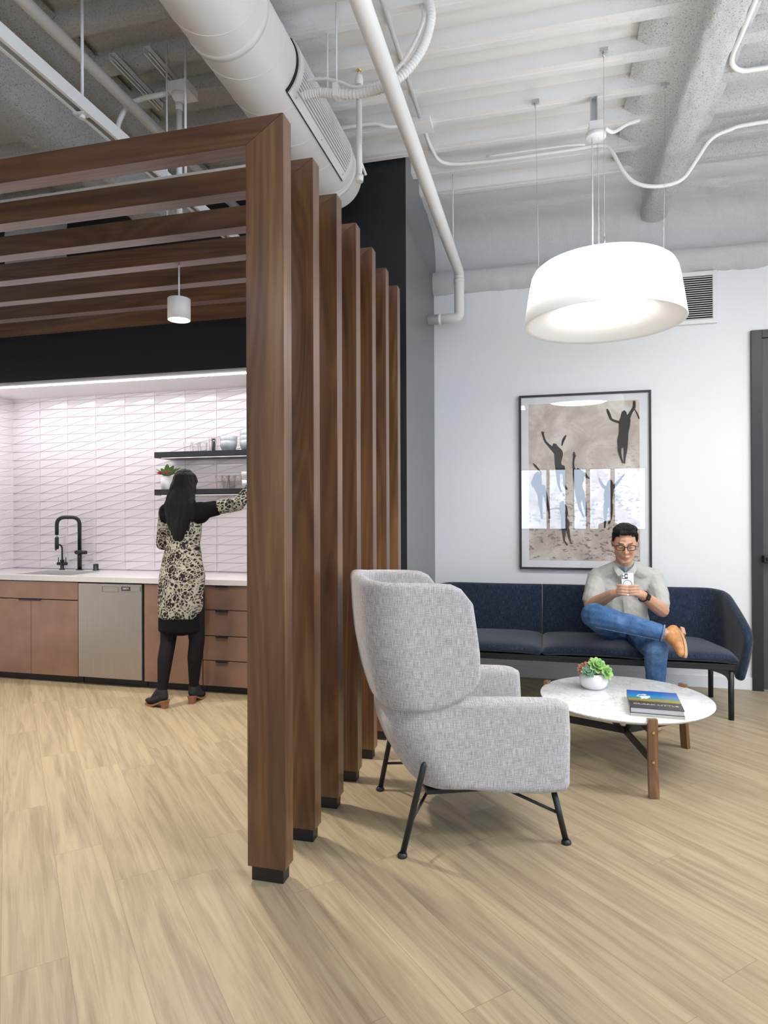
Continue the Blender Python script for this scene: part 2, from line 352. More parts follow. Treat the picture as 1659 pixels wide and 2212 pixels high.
def art_mat():
    m = bpy.data.materials.new('sepia_water_print'); nt, ns, ls, b = nodes(m)
    tc = N(ns, 'ShaderNodeTexCoord'); mp = N(ns, 'ShaderNodeMapping'); ls.new(tc.outputs['Object'], mp.inputs[0])
    n1 = N(ns, 'ShaderNodeTexNoise', ins={'Scale': 4.5, 'Detail': 8, 'Roughness': .62, 'Distortion': .6}); ls.new(mp.outputs[0], n1.inputs['Vector'])
    mp2 = N(ns, 'ShaderNodeMapping'); mp2.inputs['Scale'].default_value = (1, 1, 2.3); mp2.inputs['Rotation'].default_value = (0, .45, 0); ls.new(tc.outputs['Object'], mp2.inputs[0])
    n2 = N(ns, 'ShaderNodeTexNoise', ins={'Scale': 26, 'Detail': 4, 'Roughness': .6}); ls.new(mp2.outputs[0], n2.inputs['Vector'])
    sp = N(ns, 'ShaderNodeSeparateXYZ'); ls.new(tc.outputs['Object'], sp.inputs[0])
    r = ramp(ns, [(.30, (.42, .34, .30)), (.5, (.60, .52, .46)), (.66, (.78, .73, .68))]); ls.new(n1.outputs['Fac'], r.inputs[0])
    # dark broken ripples in the lower part, and droplets to the right
    lo = N(ns, 'ShaderNodeMapRange', interpolation_type='SMOOTHSTEP'); ls.new(math_(ns, ls, 'ADD', sp.outputs['Z'], math_(ns, ls, 'MULTIPLY', sp.outputs['X'], -.35)), lo.inputs['Value'])
    lo.inputs['From Min'].default_value = .52; lo.inputs['From Max'].default_value = -.55
    k = math_(ns, ls, 'MULTIPLY', math_(ns, ls, 'LESS_THAN', n2.outputs['Fac'], .42), lo.outputs['Result'])
    mx = N(ns, 'ShaderNodeMix', data_type='RGBA'); ls.new(math_(ns, ls, 'MULTIPLY', k, .8), mx.inputs[0]); ls.new(r.outputs[0], mx.inputs[6]); mx.inputs[7].default_value = (.12, .09, .075, 1)
    ls.new(mx.outputs[2], b.inputs['Base Color']); b.inputs['Roughness'].default_value = .7
    return m
MT['art'] = art_mat()

def cover_art_mat():
    """breaking wave under a blue sky, over gold water"""
    m = bpy.data.materials.new('wave_photo_cover'); nt, ns, ls, b = nodes(m)
    uv = N(ns, 'ShaderNodeUVMap'); uv.uv_map = 'uv'
    n = N(ns, 'ShaderNodeTexNoise', ins={'Scale': 4, 'Detail': 6, 'Distortion': 1.5}); ls.new(uv.outputs[0], n.inputs['Vector'])
    sp = N(ns, 'ShaderNodeSeparateXYZ'); ls.new(uv.outputs[0], sp.inputs[0])
    t = math_(ns, ls, 'ADD', sp.outputs['Y'], math_(ns, ls, 'MULTIPLY', math_(ns, ls, 'SUBTRACT', n.outputs['Fac'], .5), .30))
    r = ramp(ns, [(.0, (.20, .12, .01)), (.15, (.34, .28, .02)), (.30, (.05, .22, .25)), (.5, (.01, .24, .50)), (.72, (.01, .14, .50)), (1.0, (.02, .09, .42))]); ls.new(t, r.inputs[0])
    # white spray burst
    dx = math_(ns, ls, 'SUBTRACT', sp.outputs['X'], .33); dy = math_(ns, ls, 'SUBTRACT', sp.outputs['Y'], .45)
    d = math_(ns, ls, 'SQRT', math_(ns, ls, 'ADD', math_(ns, ls, 'MULTIPLY', dx, dx), math_(ns, ls, 'MULTIPLY', math_(ns, ls, 'MULTIPLY', dy, dy), .35)))
    q = math_(ns, ls, 'LESS_THAN', math_(ns, ls, 'ADD', d, math_(ns, ls, 'MULTIPLY', math_(ns, ls, 'SUBTRACT', n.outputs['Fac'], .5), .6)), .085)
    mx = N(ns, 'ShaderNodeMix', data_type='RGBA'); ls.new(q, mx.inputs[0]); ls.new(r.outputs[0], mx.inputs[6]); mx.inputs[7].default_value = (.75, .85, .92, 1)
    ls.new(mx.outputs[2], b.inputs['Base Color']); b.inputs['Roughness'].default_value = .2
    return m
MT['cover_art'] = cover_art_mat()

# ------------------------------------------------------------------ geometry helpers
class B:
    """collects shapes in one bmesh"""
    def __init__(s): s.bm = bmesh.new()
    def _add(s, vs, fs, mi=0):
        bv = [s.bm.verts.new(v) for v in vs]
        out = []
        for f in fs:
            try:
                q = s.bm.faces.new([bv[i] for i in f]); q.material_index = mi; out.append(q)
            except ValueError: pass
        return bv, out
    def box(s, x0, x1, y0, y1, z0, z1, bev=0.0, mi=0, seg=2, rot=None, piv=None):
        vs = [V((x, y, z)) for x in (x0, x1) for y in (y0, y1) for z in (z0, z1)]
        if rot is not None:
            p = V(piv) if piv is not None else V(((x0+x1)/2, (y0+y1)/2, (z0+z1)/2))
            R = rot if isinstance(rot, Matrix) else Euler(rot).to_matrix()
            vs = [p + R @ (v - p) for v in vs]
        bv, fs = s._add(vs, [(0, 1, 3, 2), (4, 6, 7, 5), (0, 4, 5, 1), (2, 3, 7, 6), (0, 2, 6, 4), (1, 5, 7, 3)], mi)
        if bev:
            es = list({e for f in fs for e in f.edges})
            r = bmesh.ops.bevel(s.bm, geom=es, offset=bev, segments=seg, affect='EDGES', profile=.5)
            for f in r['faces']: f.material_index = mi
        return s
    def prism(s, pts, a0, a1, axis='Y', mi=0, bev=0):
        """polygon pts (2D) extruded along axis"""
        def mk(p, a):
            return {'Y': (p[0], a, p[1]), 'X': (a, p[0], p[1]), 'Z': (p[0], p[1], a)}[axis]
        n = len(pts)
        vs = [mk(p, a0) for p in pts] + [mk(p, a1) for p in pts]
        fs = [tuple(range(n)), tuple(range(2*n-1, n-1, -1))] + [(i, i+n, (i+1) % n + n, (i+1) % n) for i in range(n)]
        bv, ff = s._add(vs, fs, mi)
        if bev:
            es = list({e for f in ff for e in f.edges})
            bmesh.ops.bevel(s.bm, geom=es, offset=bev, segments=2, affect='EDGES')
        return s
    def tube(s, pts, r, n=12, mi=0, cap=True, closed=False):
        pts = [V(p) for p in pts]; m = len(pts)
        rs = r if isinstance(r, (list, tuple)) else [r]*m
        rings = []; up = None
        for i, p in enumerate(pts):
            if closed: t = (pts[(i+1) % m] - pts[i-1]).normalized()
            else: t = (pts[min(i+1, m-1)] - pts[max(i-1, 0)]).normalized()
            if up is None:
                up = V((0, 0, 1)) if abs(t.z) < .9 else V((1, 0, 0))
            a = (up - t*up.dot(t)); a = a.normalized() if a.length > 1e-6 else t.orthogonal().normalized()
            up = a; c = t.cross(a)
            rings.append([s.bm.verts.new(p + (a*math.cos(2*PI*k/n) + c*math.sin(2*PI*k/n))*rs[i]) for k in range(n)])
        for i in range(m if closed else m-1):
            A, C = rings[i], rings[(i+1) % m]
            for k in range(n):
                f = s.bm.faces.new((A[k], A[(k+1) % n], C[(k+1) % n], C[k])); f.material_index = mi; f.smooth = True
        if cap and not closed:
            f = s.bm.faces.new(rings[0][::-1]); f.material_index = mi
            f = s.bm.faces.new(rings[-1]); f.material_index = mi
        return s
    def lathe(s, prof, c=(0, 0, 0), n=40, mi=0, axis='Z'):
        """profile list of (radius, height)"""
        c = V(c); rings = []
        for r, h in prof:
            if r < 1e-6:
                p = V((0, 0, h)) if axis == 'Z' else V((0, h, 0))
                rings.append([s.bm.verts.new(c + p)])
            else:
                rg = []
                for k in range(n):
                    a = 2*PI*k/n
                    p = V((r*math.cos(a), r*math.sin(a), h)) if axis == 'Z' else V((r*math.cos(a), h, -r*math.sin(a)))
                    rg.append(s.bm.verts.new(c + p))
                rings.append(rg)
        for A, C in zip(rings, rings[1:]):
            if len(A) == 1 and len(C) == 1: continue
            for k in range(n):
                q = (k+1) % n
                if len(A) == 1: f = s.bm.faces.new((A[0], C[q], C[k]))
                elif len(C) == 1: f = s.bm.faces.new((A[k], A[q], C[0]))
                else: f = s.bm.faces.new((A[k], A[q], C[q], C[k]))
                f.material_index = mi; f.smooth = True
        return s
    def sheet(s, P, T, nu, nv, r, lu, lv, mi=0, closed_u=False):
        """padded sheet: P(u,v) mid surface, thickness T, edges rounded over r metres"""
        def spread(n, l, closed):
            if closed: return [i/n for i in range(n)]
            e = min(.5, r/l); k = 5
            a = [e*(1-math.cos(PI/2*i/k)) for i in range(k)]
            mid = [e + (1-2*e)*i/n for i in range(n+1)]
            return a + mid + [1-x for x in a[::-1]]
        us = spread(nu, lu, closed_u); vs = spread(nv, lv, False)
        def th(u, v):
            d = min(v*lv, (1-v)*lv)
            f = 1.0
            q = max(0., 1-d/r); f *= math.sqrt(max(0, 1-q*q))
            if not closed_u:
                d = min(u*lu, (1-u)*lu); q = max(0., 1-d/r); f *= math.sqrt(max(0, 1-q*q))
            return f
        e = 1e-3
        O, I = [], []
        for u in us:
            ro, ri = [], []
            for v in vs:
                p = V(P(u, v))
                du = V(P(min(1, u+e), v)) - V(P(max(0, u-e), v)); dv = V(P(u, min(1, v+e))) - V(P(u, max(0, v-e)))
                n = du.cross(dv); n = n.normalized() if n.length > 0 else V((0, 0, 1))
                f = th(u, v)*(T(u, v) if callable(T) else T)/2
                a = s.bm.verts.new(p + n*f)
                edge = f < 1e-7
                b_ = a if edge else s.bm.verts.new(p - n*f)
                ro.append(a); ri.append(b_)
            O.append(ro); I.append(ri)
        nU = len(us); rng = range(nU) if closed_u else range(nU-1)
        for i in rng:
            j = (i+1) % nU
            for k in range(len(vs)-1):
                for G, flip in ((O, False), (I, True)):
                    q = [G[i][k], G[j][k], G[j][k+1], G[i][k+1]]
                    if flip: q = q[::-1]
                    q2 = []
                    for x in q:
                        if x not in q2: q2.append(x)
                    if len(q2) > 2:
                        try:
                            f = s.bm.faces.new(q2); f.material_index = mi; f.smooth = True
                        except ValueError: pass
        return s
    def pillow(s, c, sx, sy, sz, rot=None, p=4, n=18, crown=.0, mi=0):
        """superellipsoid cushion"""
        c = V(c); R = Euler(rot).to_matrix() if rot else Matrix.Identity(3)
        sg = lambda x, e: math.copysign(abs(x)**e, x)
        e = 2.0/p; rings = []
        for i in range(n+1):
            ph = -PI/2 + PI*i/n
            ring = []
            for k in range(2*n):
                th = 2*PI*k/(2*n)
                x = sx/2*sg(math.cos(ph), e)*sg(math.cos(th), e); y = sy/2*sg(math.cos(ph), e)*sg(math.sin(th), e); z = sz/2*sg(math.sin(ph), e*1.3)
                z += crown*max(0, 1-(2*x/sx)**2)*max(0, 1-(2*y/sy)**2)*(1 if z > 0 else .2)
                ring.append(s.bm.verts.new(c + R @ V((x, y, z))))
            rings.append(ring)
        m = 2*n
        for A, C in zip(rings, rings[1:]):
            for k in range(m):
                f = s.bm.faces.new((A[k], A[(k+1) % m], C[(k+1) % m], C[k])); f.smooth = True; f.material_index = mi
        bmesh.ops.remove_doubles(s.bm, verts=[v for r in (rings[0], rings[-1]) for v in r], dist=1e-5)
        return s
    def grid(s, P, nu, nv, mi=0):
        G = [[s.bm.verts.new(P(i/nu, j/nv)) for j in range(nv+1)] for i in range(nu+1)]
        for i in range(nu):
            for j in range(nv):
                f = s.bm.faces.new((G[i][j], G[i+1][j], G[i+1][j+1], G[i][j+1])); f.smooth = True; f.material_index = mi
        return s

def box_uv(me):
    uvl = me.uv_layers.new(name='uv')
    for p in me.polygons:
        n = p.normal; a = max(range(3), key=lambda i: abs(n[i]))
        for li in p.loop_indices:
            co = me.vertices[me.loops[li].vertex_index].co
            uvl.data[li].uv = {0: (co.y, co.z), 1: (co.x, co.z), 2: (co.x, co.y)}[a]

XF = {}
def thing(name, label, cat, loc=(0, 0, 0), rz=0, group=None):
    o = bpy.data.objects.new(name, None); COL.objects.link(o); o.location = loc; o.rotation_euler = (0, 0, rz)
    o.empty_display_size = .1
    o['label'] = label; o['category'] = cat
    if group: o['group'] = group
    XF[o.name] = (Matrix.Translation(loc) @ Matrix.Rotation(rz, 4, 'Z'))
    return o
def tag(o, label, cat, group=None):
    o['label'] = label; o['category'] = cat
    if group: o['group'] = group
    return o
def obj(name, b, mats, parent=None, world=False, uv=False, smooth=None, recalc=True, label=None):
    """link one mesh object; world=True means its coordinates were given in the room's frame"""
    me = bpy.data.meshes.new(name)
    if isinstance(b, B): bm = b.bm
    else: bm = b
    if recalc: bmesh.ops.recalc_face_normals(bm, faces=bm.faces[:])
    if world and parent is not None:
        root = parent
        Mx = XF[root.name]
        bmesh.ops.transform(bm, matrix=Mx.inverted(), verts=bm.verts[:])
    bm.to_mesh(me); bm.free()
    for m in (mats if isinstance(mats, (list, tuple)) else [mats]):
        me.materials.append(MT[m] if isinstance(m, str) else m)
    if smooth is not None:
        for p in me.polygons: p.use_smooth = smooth
    if uv: box_uv(me)
    o = bpy.data.objects.new(name, me); COL.objects.link(o)
    if parent is not None:
        o.parent = parent
        if parent.name in XF: XF[o.name] = XF[parent.name]
    if label: o['label'] = label
    return o
def centred(name, b, mats, label, cat, loc, group=None, **k):
    """single-mesh thing with its origin at loc; coordinates given in the room's frame"""
    bm = b.bm; bmesh.ops.translate(bm, vec=-V(loc), verts=bm.verts[:])
    o = obj(name, b, mats, **k); o.location = loc; XF[o.name] = Matrix.Translation(loc)
    return tag(o, label, cat, group)
def struct(name, b, mats, parent=None, **k):
    o = obj(name, b, mats, parent, **k)
    if parent is None: o['kind'] = 'structure'
    return o
def dup(root, loc=None, rz=None, label=None):
    r = root.copy(); COL.objects.link(r)
    if loc is not None: r.location = loc
    if rz is not None: r.rotation_euler = (0, 0, rz)
    if label: r['label'] = label
    for ch in list(root.children):
        c = ch.copy(); COL.objects.link(c); c.parent = r
        for g in list(ch.children):
            d = g.copy(); COL.objects.link(d); d.parent = c
    return r
def crom(pts, k=8, closed=False):
    """smooth curve through points"""
    P = [V(p) for p in pts]; n = len(P); out = []
    for i in range(n if closed else n-1):
        if closed: a, b_, c, d = P[i-1], P[i], P[(i+1) % n], P[(i+2) % n]
        else: a, b_, c, d = P[max(i-1, 0)], P[i], P[i+1], P[min(i+2, n-1)]
        for j in range(k):
            t = j/k
            out.append(.5*((2*b_) + (c-a)*t + (2*a-5*b_+4*c-d)*t*t + (3*b_-a-3*c+d)*t**3))
    if not closed: out.append(P[-1])
    return out
def fillet(pts, r, k=6):
    """polyline with rounded corners"""
    P = [V(p) for p in pts]; out = [P[0]]
    for i in range(1, len(P)-1):
        a = (P[i-1]-P[i]); c = (P[i+1]-P[i]); rr = min(r, a.length*.49, c.length*.49)
        A = P[i] + a.normalized()*rr; C = P[i] + c.normalized()*rr
        for j in range(k+1):
            t = j/k; out.append(A*(1-t)**2 + P[i]*2*t*(1-t) + C*t*t)
    out.append(P[-1]); return out
def lerp_tab(tab, x):
    if x <= tab[0][0]: return tab[0][1]
    for (a, p), (b_, q) in zip(tab, tab[1:]):
        if x <= b_: return p + (q-p)*(x-a)/(b_-a)
    return tab[-1][1]
def sm(a, b_, x):
    t = max(0, min(1, (x-a)/(b_-a))); return t*t*(3-2*t)

# ================================================================== THE ROOM
XL, XR, YR, YB = -4.885, 3.6, -4.0, 5.546
XS = -0.945           # charcoal side wall
YK = 4.40             # black wall over the kitchen alcove
ZC = 3.87             # flutes of the steel deck
b = B(); b.box(XL-.1, XR+.1, YR-.1, YB+.1, -.06, 0); struct('floor', b, 'floor')

# steel deck: flutes running along X
b = B(); prof = []
y = -4.06 - .0
k = math.floor((YR-3.658)/.305)
while 3.658 + .305*k < 5.35:
    L = 3.658 + .305*k
    prof += [(L+.004, ZC+.03), (L+.017, ZC-.05), (L+.045, ZC-.052), (L+.052, ZC-.047), (L+.059, ZC-.052), (L+.10, ZC-.05), (L+.115, ZC+.03)]
    k += 1
prof.append((prof[-1][0]+.19, ZC+.03))
xs = [XL-.1, XR+.1]
b.grid(lambda u, v: V((xs[0] + (xs[1]-xs[0])*u, *prof[min(len(prof)-1, int(round(v*(len(prof)-1))))])), 1, len(prof)-1)
for f in b.bm.faces: f.smooth = False
struct('ceiling', b, 'deck', recalc=False)

# white back wall with its sprayed steel beam along the top
b = B(); b.box(XS, XR, YB, YB+.12, 0, 3.262); struct('wall_back', b, 'white_wall')
WR = [(-.20, 1.35), (1.50, 3.05)]; RZ_ = (.95, 2.55)  # unseen windows, added so daylight reaches the slat sides
b = B(); yp = YR
for y0, y1 in WR:
    b.box(XR, XR+.1, yp, y0, 0, 4.0); b.box(XR, XR+.1, y0, y1, 0, RZ_[0]); b.box(XR, XR+.1, y0, y1, RZ_[1], 4.0); yp = y1
b.box(XR, XR+.1, yp, YB+.12, 0, 4.0); struct('wall_right', b, 'white_wall')
for i, (y0, y1) in enumerate(WR):
    b = B(); t = .045
    b.box(XR+.02, XR+.09, y0, y0+t, *RZ_); b.box(XR+.02, XR+.09, y1-t, y1, *RZ_); b.box(XR+.02, XR+.09, y0+t, y1-t, RZ_[0], RZ_[0]+t); b.box(XR+.02, XR+.09, y0+t, y1-t, RZ_[1]-t, RZ_[1])
    w = struct('window_%d' % (i+8), b, 'window_frame')
    g = B(); g.box(XR+.052, XR+.058, y0+t, y1-t, RZ_[0]+t, RZ_[1]-t); struct('window_pane', g, 'win_glass', w)
b = B(); b.box(XL-.1, XL, YR, 5.2, 0, 4.0); struct('wall_left', b, 'white_wall')
b = B()
WZ0, WZ1 = .98, 2.36
WIN = [(-1.30, -.66), (-.64, .0), (.015, .41), (.545, .85), (.88, 1.37), (1.40, 2.08), (2.16, 2.90)]
xp = XL-.1
for x0, x1 in WIN:
    b.box(xp, x0, YR-.12, YR, 0, 4.0); b.box(x0, x1, YR-.12, YR, 0, WZ0); b.box(x0, x1, YR-.12, YR, WZ1, 4.0); xp = x1
b.box(xp, XR+.1, YR-.12, YR, 0, 4.0)
struct('wall_rear', b, 'white_wall')
for i, (x0, x1) in enumerate(WIN):
    b = B(); t = .028
    b.box(x0, x0+t, YR-.11, YR-.02, WZ0, WZ1); b.box(x1-t, x1, YR-.11, YR-.02, WZ0, WZ1)
    b.box(x0+t, x1-t, YR-.11, YR-.02, WZ0, WZ0+t); b.box(x0+t, x1-t, YR-.11, YR-.02, WZ1-t, WZ1)
    w = struct('window_%d' % (i+1), b, 'window_frame')
    g = B(); g.box(x0+t, x1-t, YR-.068, YR-.062, WZ0+t, WZ1-t); struct('window_pane', g, 'win_glass', w)

# charcoal side wall of the kitchen core; one paint, light put into its side colour
b = B(); b.box(-1.15, XS, YK, YB+.1, 0, 3.99)
for f in b.bm.faces:
    f.material_index = 1 if f.calc_center_median().x > XS-.01 else 0
struct('wall_side', b, ['black_wall', 'charcoal_wall_lit'])
b = B(); b.box(XL, -1.15, YK, YK+.12, 2.45, 3.99); struct('wall_front_bulkhead', b, 'black_wall').name = 'wall_bulkhead'
b = B(); b.box(XL, -1.15, YK+.12, 5.1, 2.45, 2.50); struct('ceiling_alcove', b, 'white_wall')
b = B(); b.box(XL-.1, -1.1, 5.085, 5.2, 0, 2.6); struct('wall_alcove', b, 'grout')

# glazed tiles with a raised diagonal rib, twelve by three inches
def tiles(P, x0, x1, z0, z1, b):
    nx = int(math.ceil((x1-x0)/.302)); nz = int(math.ceil((z1-z0)/.0773))
    g = .0016
    for i in range(nx):
        for j in range(nz):
            a0, a1 = x0+i*.302+g, min(x0+(i+1)*.302-g, x1); c0, c1 = z0+j*.0773+g, min(z0+(j+1)*.0773-g, z1)
            if a1 <= a0 or c1 <= c0: continue
            L, Hh = .0055, .0095
            q = [P(a0, c0, L+.0005), P(a1, c0, L-.0015), P(a1, c1, L+.0005), P(a0, c1, L-.0022)]
            e0, e1, e2, e3 = P(a0, c0, 0), P(a1, c0, 0), P(a1, c1, 0), P(a0, c1, 0)
            # rib: a slim raised strip along the rising diagonal
            k = .012; dn = .0052
            A_, C_ = (a0+k, c0+.002), (a1-k, c1-.002)
            d = V((C_[0]-A_[0], C_[1]-A_[1])).normalized(); n_ = V((-d.y, d.x))*dn
            r0, r1 = P(A_[0], A_[1], Hh), P(C_[0], C_[1], Hh)
            u0, u1 = P(A_[0]+n_.x, A_[1]+n_.y, L-.001), P(C_[0]+n_.x, C_[1]+n_.y, L-.001)
            l0, l1 = P(A_[0]-n_.x*.6, A_[1]-n_.y*.6, L-.001), P(C_[0]-n_.x*.6, C_[1]-n_.y*.6, L-.001)
            b._add(q + [e0, e1, e2, e3, r0, r1, u0, u1, l0, l1], [(4, 5, 1, 0), (5, 6, 2, 1), (6, 7, 3, 2), (7, 4, 0, 3), (0, 1, 2), (0, 2, 3), (12, 13, 9, 8), (8, 9, 11, 10)], 0)
b = B(); tiles(lambda a, c, h: V((a, 5.083-h, c)), -4.88, -1.15, .872, 2.45, b)
o = struct('wall_tiled_backsplash', b, 'tile', recalc=False, smooth=False)
b = B(); tiles(lambda a, c, h: V((XL+.002+h, a, c)), 5.083-.302*3, 5.083, .872, 2.45, b)
for f in b.bm.faces: f.normal_flip()
struct('wall_tiled_return', b, 'tile', recalc=False, smooth=False)
b = B(); b.box(-4.87, -1.2, 4.555, 4.567, 2.443, 2.4495); tag(obj('led_strip', b, 'led'), 'thin glowing light line in the white soffit over the kitchen counter', 'light')
area('led_light', (-3.0, 4.61, 2.435), 3.6, 16, (1, .93, .95), sy=.05)

# baseboards
b = B(); b.box(XS, 1.518, YB-.014, YB, 0, .095, bev=.003); struct('baseboard_back', b, 'white_wall')
b = B(); b.box(XS, XS+.012, YK, YB-.014, 0, .095, bev=.003); struct('baseboard_side', b, 'black_metal')
# door
b = B(); D0 = 1.518
b.box(D0, D0+.075, YB-.03, YB+.0, 0, 2.762, bev=.002); b.box(D0+.075, D0+1.1, YB-.03, YB, 2.70, 2.762, bev=.002); b.box(D0+1.1, D0+1.175, YB-.03, YB, 0, 2.762, bev=.002)
dr = struct('door_1', b, 'door_frame')
b = B(); b.box(D0+.078, D0+1.098, YB-.012, YB-.002, .01, 2.70); struct('door_leaf', b, 'door', dr)
b = B(); b.box(1.585, 1.66, YB-.075, YB-.012, .985, 1.037, bev=.004); b.box(1.60, 1.72, YB-.095, YB-.075, 1.0, 1.022, bev=.004); struct('door_handle', b, 'black_metal', dr)

# sprayed steel beam over the back wall
bp = [(4.93, 3.868), (4.97, 3.835), (5.08, 3.815), (5.20, 3.815), (5.28, 3.80), (5.33, 3.795), (5.42, 3.785), (5.52, 3.76), (5.59, 3.70), (5.625, 3.62), (5.635, 3.54), (5.625, 3.475), (5.595, 3.447), (5.545, 3.440), (5.495, 3.425), (5.468, 3.39), (5.462, 3.345), (5.475, 3.295), (5.505, 3.262), (5.548, 3.245)]
bpc = crom([V((0, p[0], p[1])) for p in bp], 4)
def bump3(p, s, a, o=0): return a*noise.noise(V(p)*s + V((o, o*2, 7)))
b = B(); nX = 230
def P(u, v):
    q = bpc[min(len(bpc)-1, int(round(v*(len(bpc)-1))))]; x = XS + (XR-XS)*u
    rgh = .6 + .4*sm(.55, 1.1, x)
    low = sm(3.46, 3.40, q.z)
    d = bump3((x, q.y, q.z), 22, .009*rgh) + bump3((x, q.y, q.z), 7, .013*(rgh*.8+.2*low)) + bump3((x, q.y, q.z), 50, .005*rgh)
    k = sm(4.93, 5.05, q.y)
    return V((x, q.y - d*k*.8, q.z - d*k))
b.grid(P, nX, len(bpc)-1)
# the steel behind the web, so the profile has a back
tag(obj('sprayed_steel_beam', b, 'spray_fine', recalc=False), 'white sprayed beam with rounded lower flange running above the white back wall', 'beam')
b = B(); b.box(XS, XR, 5.67, 5.75, 3.2, 4.0); struct('wall_above', b, 'white_wall')
b = B(); b.box(XL-.1, XR+.1, YR-.1, 5.75, 4.0, 4.05); struct('roof', b, 'white_wall').name = 'ceiling_slab'

# joist hanging to the right of the lamp, running towards the back wall
def spray_beam(name, prof, y0, y1, m, label, amp, ny, zend=None):
    pc = crom([V((p[0], 0, p[1])) for p in prof], 5)
    b = B()
    def P(u, v):
        q = pc[min(len(pc)-1, int(round(v*(len(pc)-1))))]; y = y0 + (y1-y0)*u
        x, z = q.x, q.z
        if zend: x, z = zend(x, y, z)
        d1 = noise.noise(V((x, y, z))*24)*amp + noise.noise(V((x, y, z))*9+V((3, 3, 3)))*amp*1.3 + noise.noise(V((x, y, z))*55)*amp*.6
        k = sm(ZC+.0, ZC-.05, z)
        d2 = noise.noise(V((x, y, z))*20+V((9, 1, 4)))*amp
        return V((x + d2*k, y, z - abs(d1)*k - (.004 if k == 0 else 0)*0))
    b.grid(P, ny, len(pc)-1)
    return tag(obj(name, b, m, recalc=False), label, 'beam')
def zend(x, y, z):
    k = sm(5.1, 5.6, y)
    return x + (x-.83)*.12*k, z
spray_beam('sprayed_ceiling_joist', [(.47, ZC+.004), (.55, 3.835), (.645, 3.825), (.72, 3.80), (.745, 3.735), (.770, 3.712), (.83, 3.705), (.895, 3.712), (.925, 3.74), (.94, 3.80), (.985, 3.835), (1.03, ZC+.004)], YR, 5.70, 'spray',
           'rough white sprayed joist crossing the ceiling right of the lamp', .010, 420, zend)
spray_beam('sprayed_ceiling_girder', [(-2.93, ZC+.004), (-2.93, 3.7), (-2.925, 3.55), (-2.90, 3.505), (-2.78, 3.495), (-2.68, 3.50), (-2.645, 3.53), (-2.58, 3.65), (-2.50, 3.76), (-2.43, 3.815), (-2.38, ZC+.004)], YR, YK+.01, 'spray_rough',
           'broad rough sprayed girder above the slat frames at upper left', .012, 380)
b = B()
def P(u, v):
    a = [(-4.13, 4.392), (-4.13, 4.22), (-3.70, 4.22), (-3.70, 4.392)]
    t = u*3; i = min(2, int(t)); f = t-i
    x = a[i][0]+(a[i+1][0]-a[i][0])*f; y = a[i][1]+(a[i+1][1]-a[i][1])*f; z = 2.95 + .95*v
    d = noise.noise(V((x, y, z))*18)*.010
    return V((x+d, y-abs(d) if .05 < u < .95 else y, z))
b.grid(P, 48, 60); b.box(-4.12, -3.71, 4.23, 4.39, 2.96, 2.99)
tag(obj('sprayed_column_stub', b, 'spray_rough', recalc=False), 'rough sprayed stub seen through the slats at far left against the black wall', 'column')

# ================================================================== SLAT FRAMES
SX, SW, SD, SY, SS, SH, SB = -0.942, .151, .0765, 2.233, .3135, 2.853, .101
ords = ['nearest walnut slat frame, standing in front of all the others', 'second walnut slat frame, right behind the nearest one', 'third walnut slat frame from the front', 'middle walnut slat frame, fourth of seven', 'fifth walnut slat frame, just left of the armchair back', 'sixth walnut slat frame, second last before the black wall', 'last walnut slat frame, touching the black wall']
def slat_frame():
    t = thing('slat_frame', ords[0], 'slat frame', (SX-SW/2, SY+SD/2, 0), 0, 'walnut slat frames between kitchen and lounge')
    x1 = SW/2; x0 = -SW/2; g = .0004
    b = B(); b.prism([(x0, .055), (x1, .055), (x1, SH), (x0, SH-SB)], -SD/2, SD/2, 'Y', bev=.0012); obj('post', b, 'walnut_z', t)
    b = B(); xl = XL+.003-(SX-SW/2)
    b.prism([(xl, SH-SB), (x0-g, SH-SB), (x1-g*2, SH), (xl, SH)], -SD/2, SD/2, 'Y', bev=.0012); obj('beam', b, 'walnut_x', t)
    b = B(); b.box(x0+.012, x1-.012, -SD/2+.010, SD/2-.010, 0, .056, bev=.001); obj('foot', b, 'black_plastic', t)
    return t
sf = slat_frame()
for i in range(1, 7): dup(sf, (SX-SW/2, SY+SD/2+SS*i, 0), label=ords[i])
b = B(); b.box(XL+.01, SX-SW-.01, SY+SS+.008, SY+SS+.030, SH+.001, SH+.016)
tag(obj('cable_channel', b, 'white_metal'), 'thin white channel lying along the top of the second slat beam', 'cable channel')

# ================================================================== KITCHEN
CF = 4.48; CT = .83
def tab_pull(t, x0, x1, z, par):
    b = B(); b.box(x0, x1, CF-.016, CF+.004, z-.001, z+.003, bev=.0008); b.box(x0, x1, CF-.018, CF-.014, z-.010, z+.003, bev=.0008)
    return obj('pull', b, 'black_metal', par, world=True)
# sink cabinet
def cabinet(name, label, x0, x1, carcass=True):
    t = thing(name, label, 'cabinet', ((x0+x1)/2, CF, 0))
    b = B()
    if name == 'sink_cabinet':
        for q in ((x0+.001, x0+.019, CF+.02, 5.075, .075, CT-.003), (x1-.019, x1-.001, CF+.02, 5.075, .075, CT-.003), (x0+.019, x1-.019, CF+.02, 5.075, .075, .093), (x0+.019, x1-.019, 5.06, 5.075, .093, CT-.003)): b.box(*q)
    else: b.box(x0+.001, x1-.001, CF+.020, 5.075, .075, CT-.003)
    b.box(x0+.001, x1-.001, 4.54, 5.07, 0.0, .075)
    obj('body', b, 'black_plastic', t, world=True)
    return t
c1 = cabinet('sink_cabinet', 'copper fronted base cabinet under the sink with two doors', -4.588, -3.674)
b = B(); b.box(-4.585, -3.677, CF, CF+.019, .680, .822, bev=.001); obj('drawer_front', b, 'copper', c1, world=True)
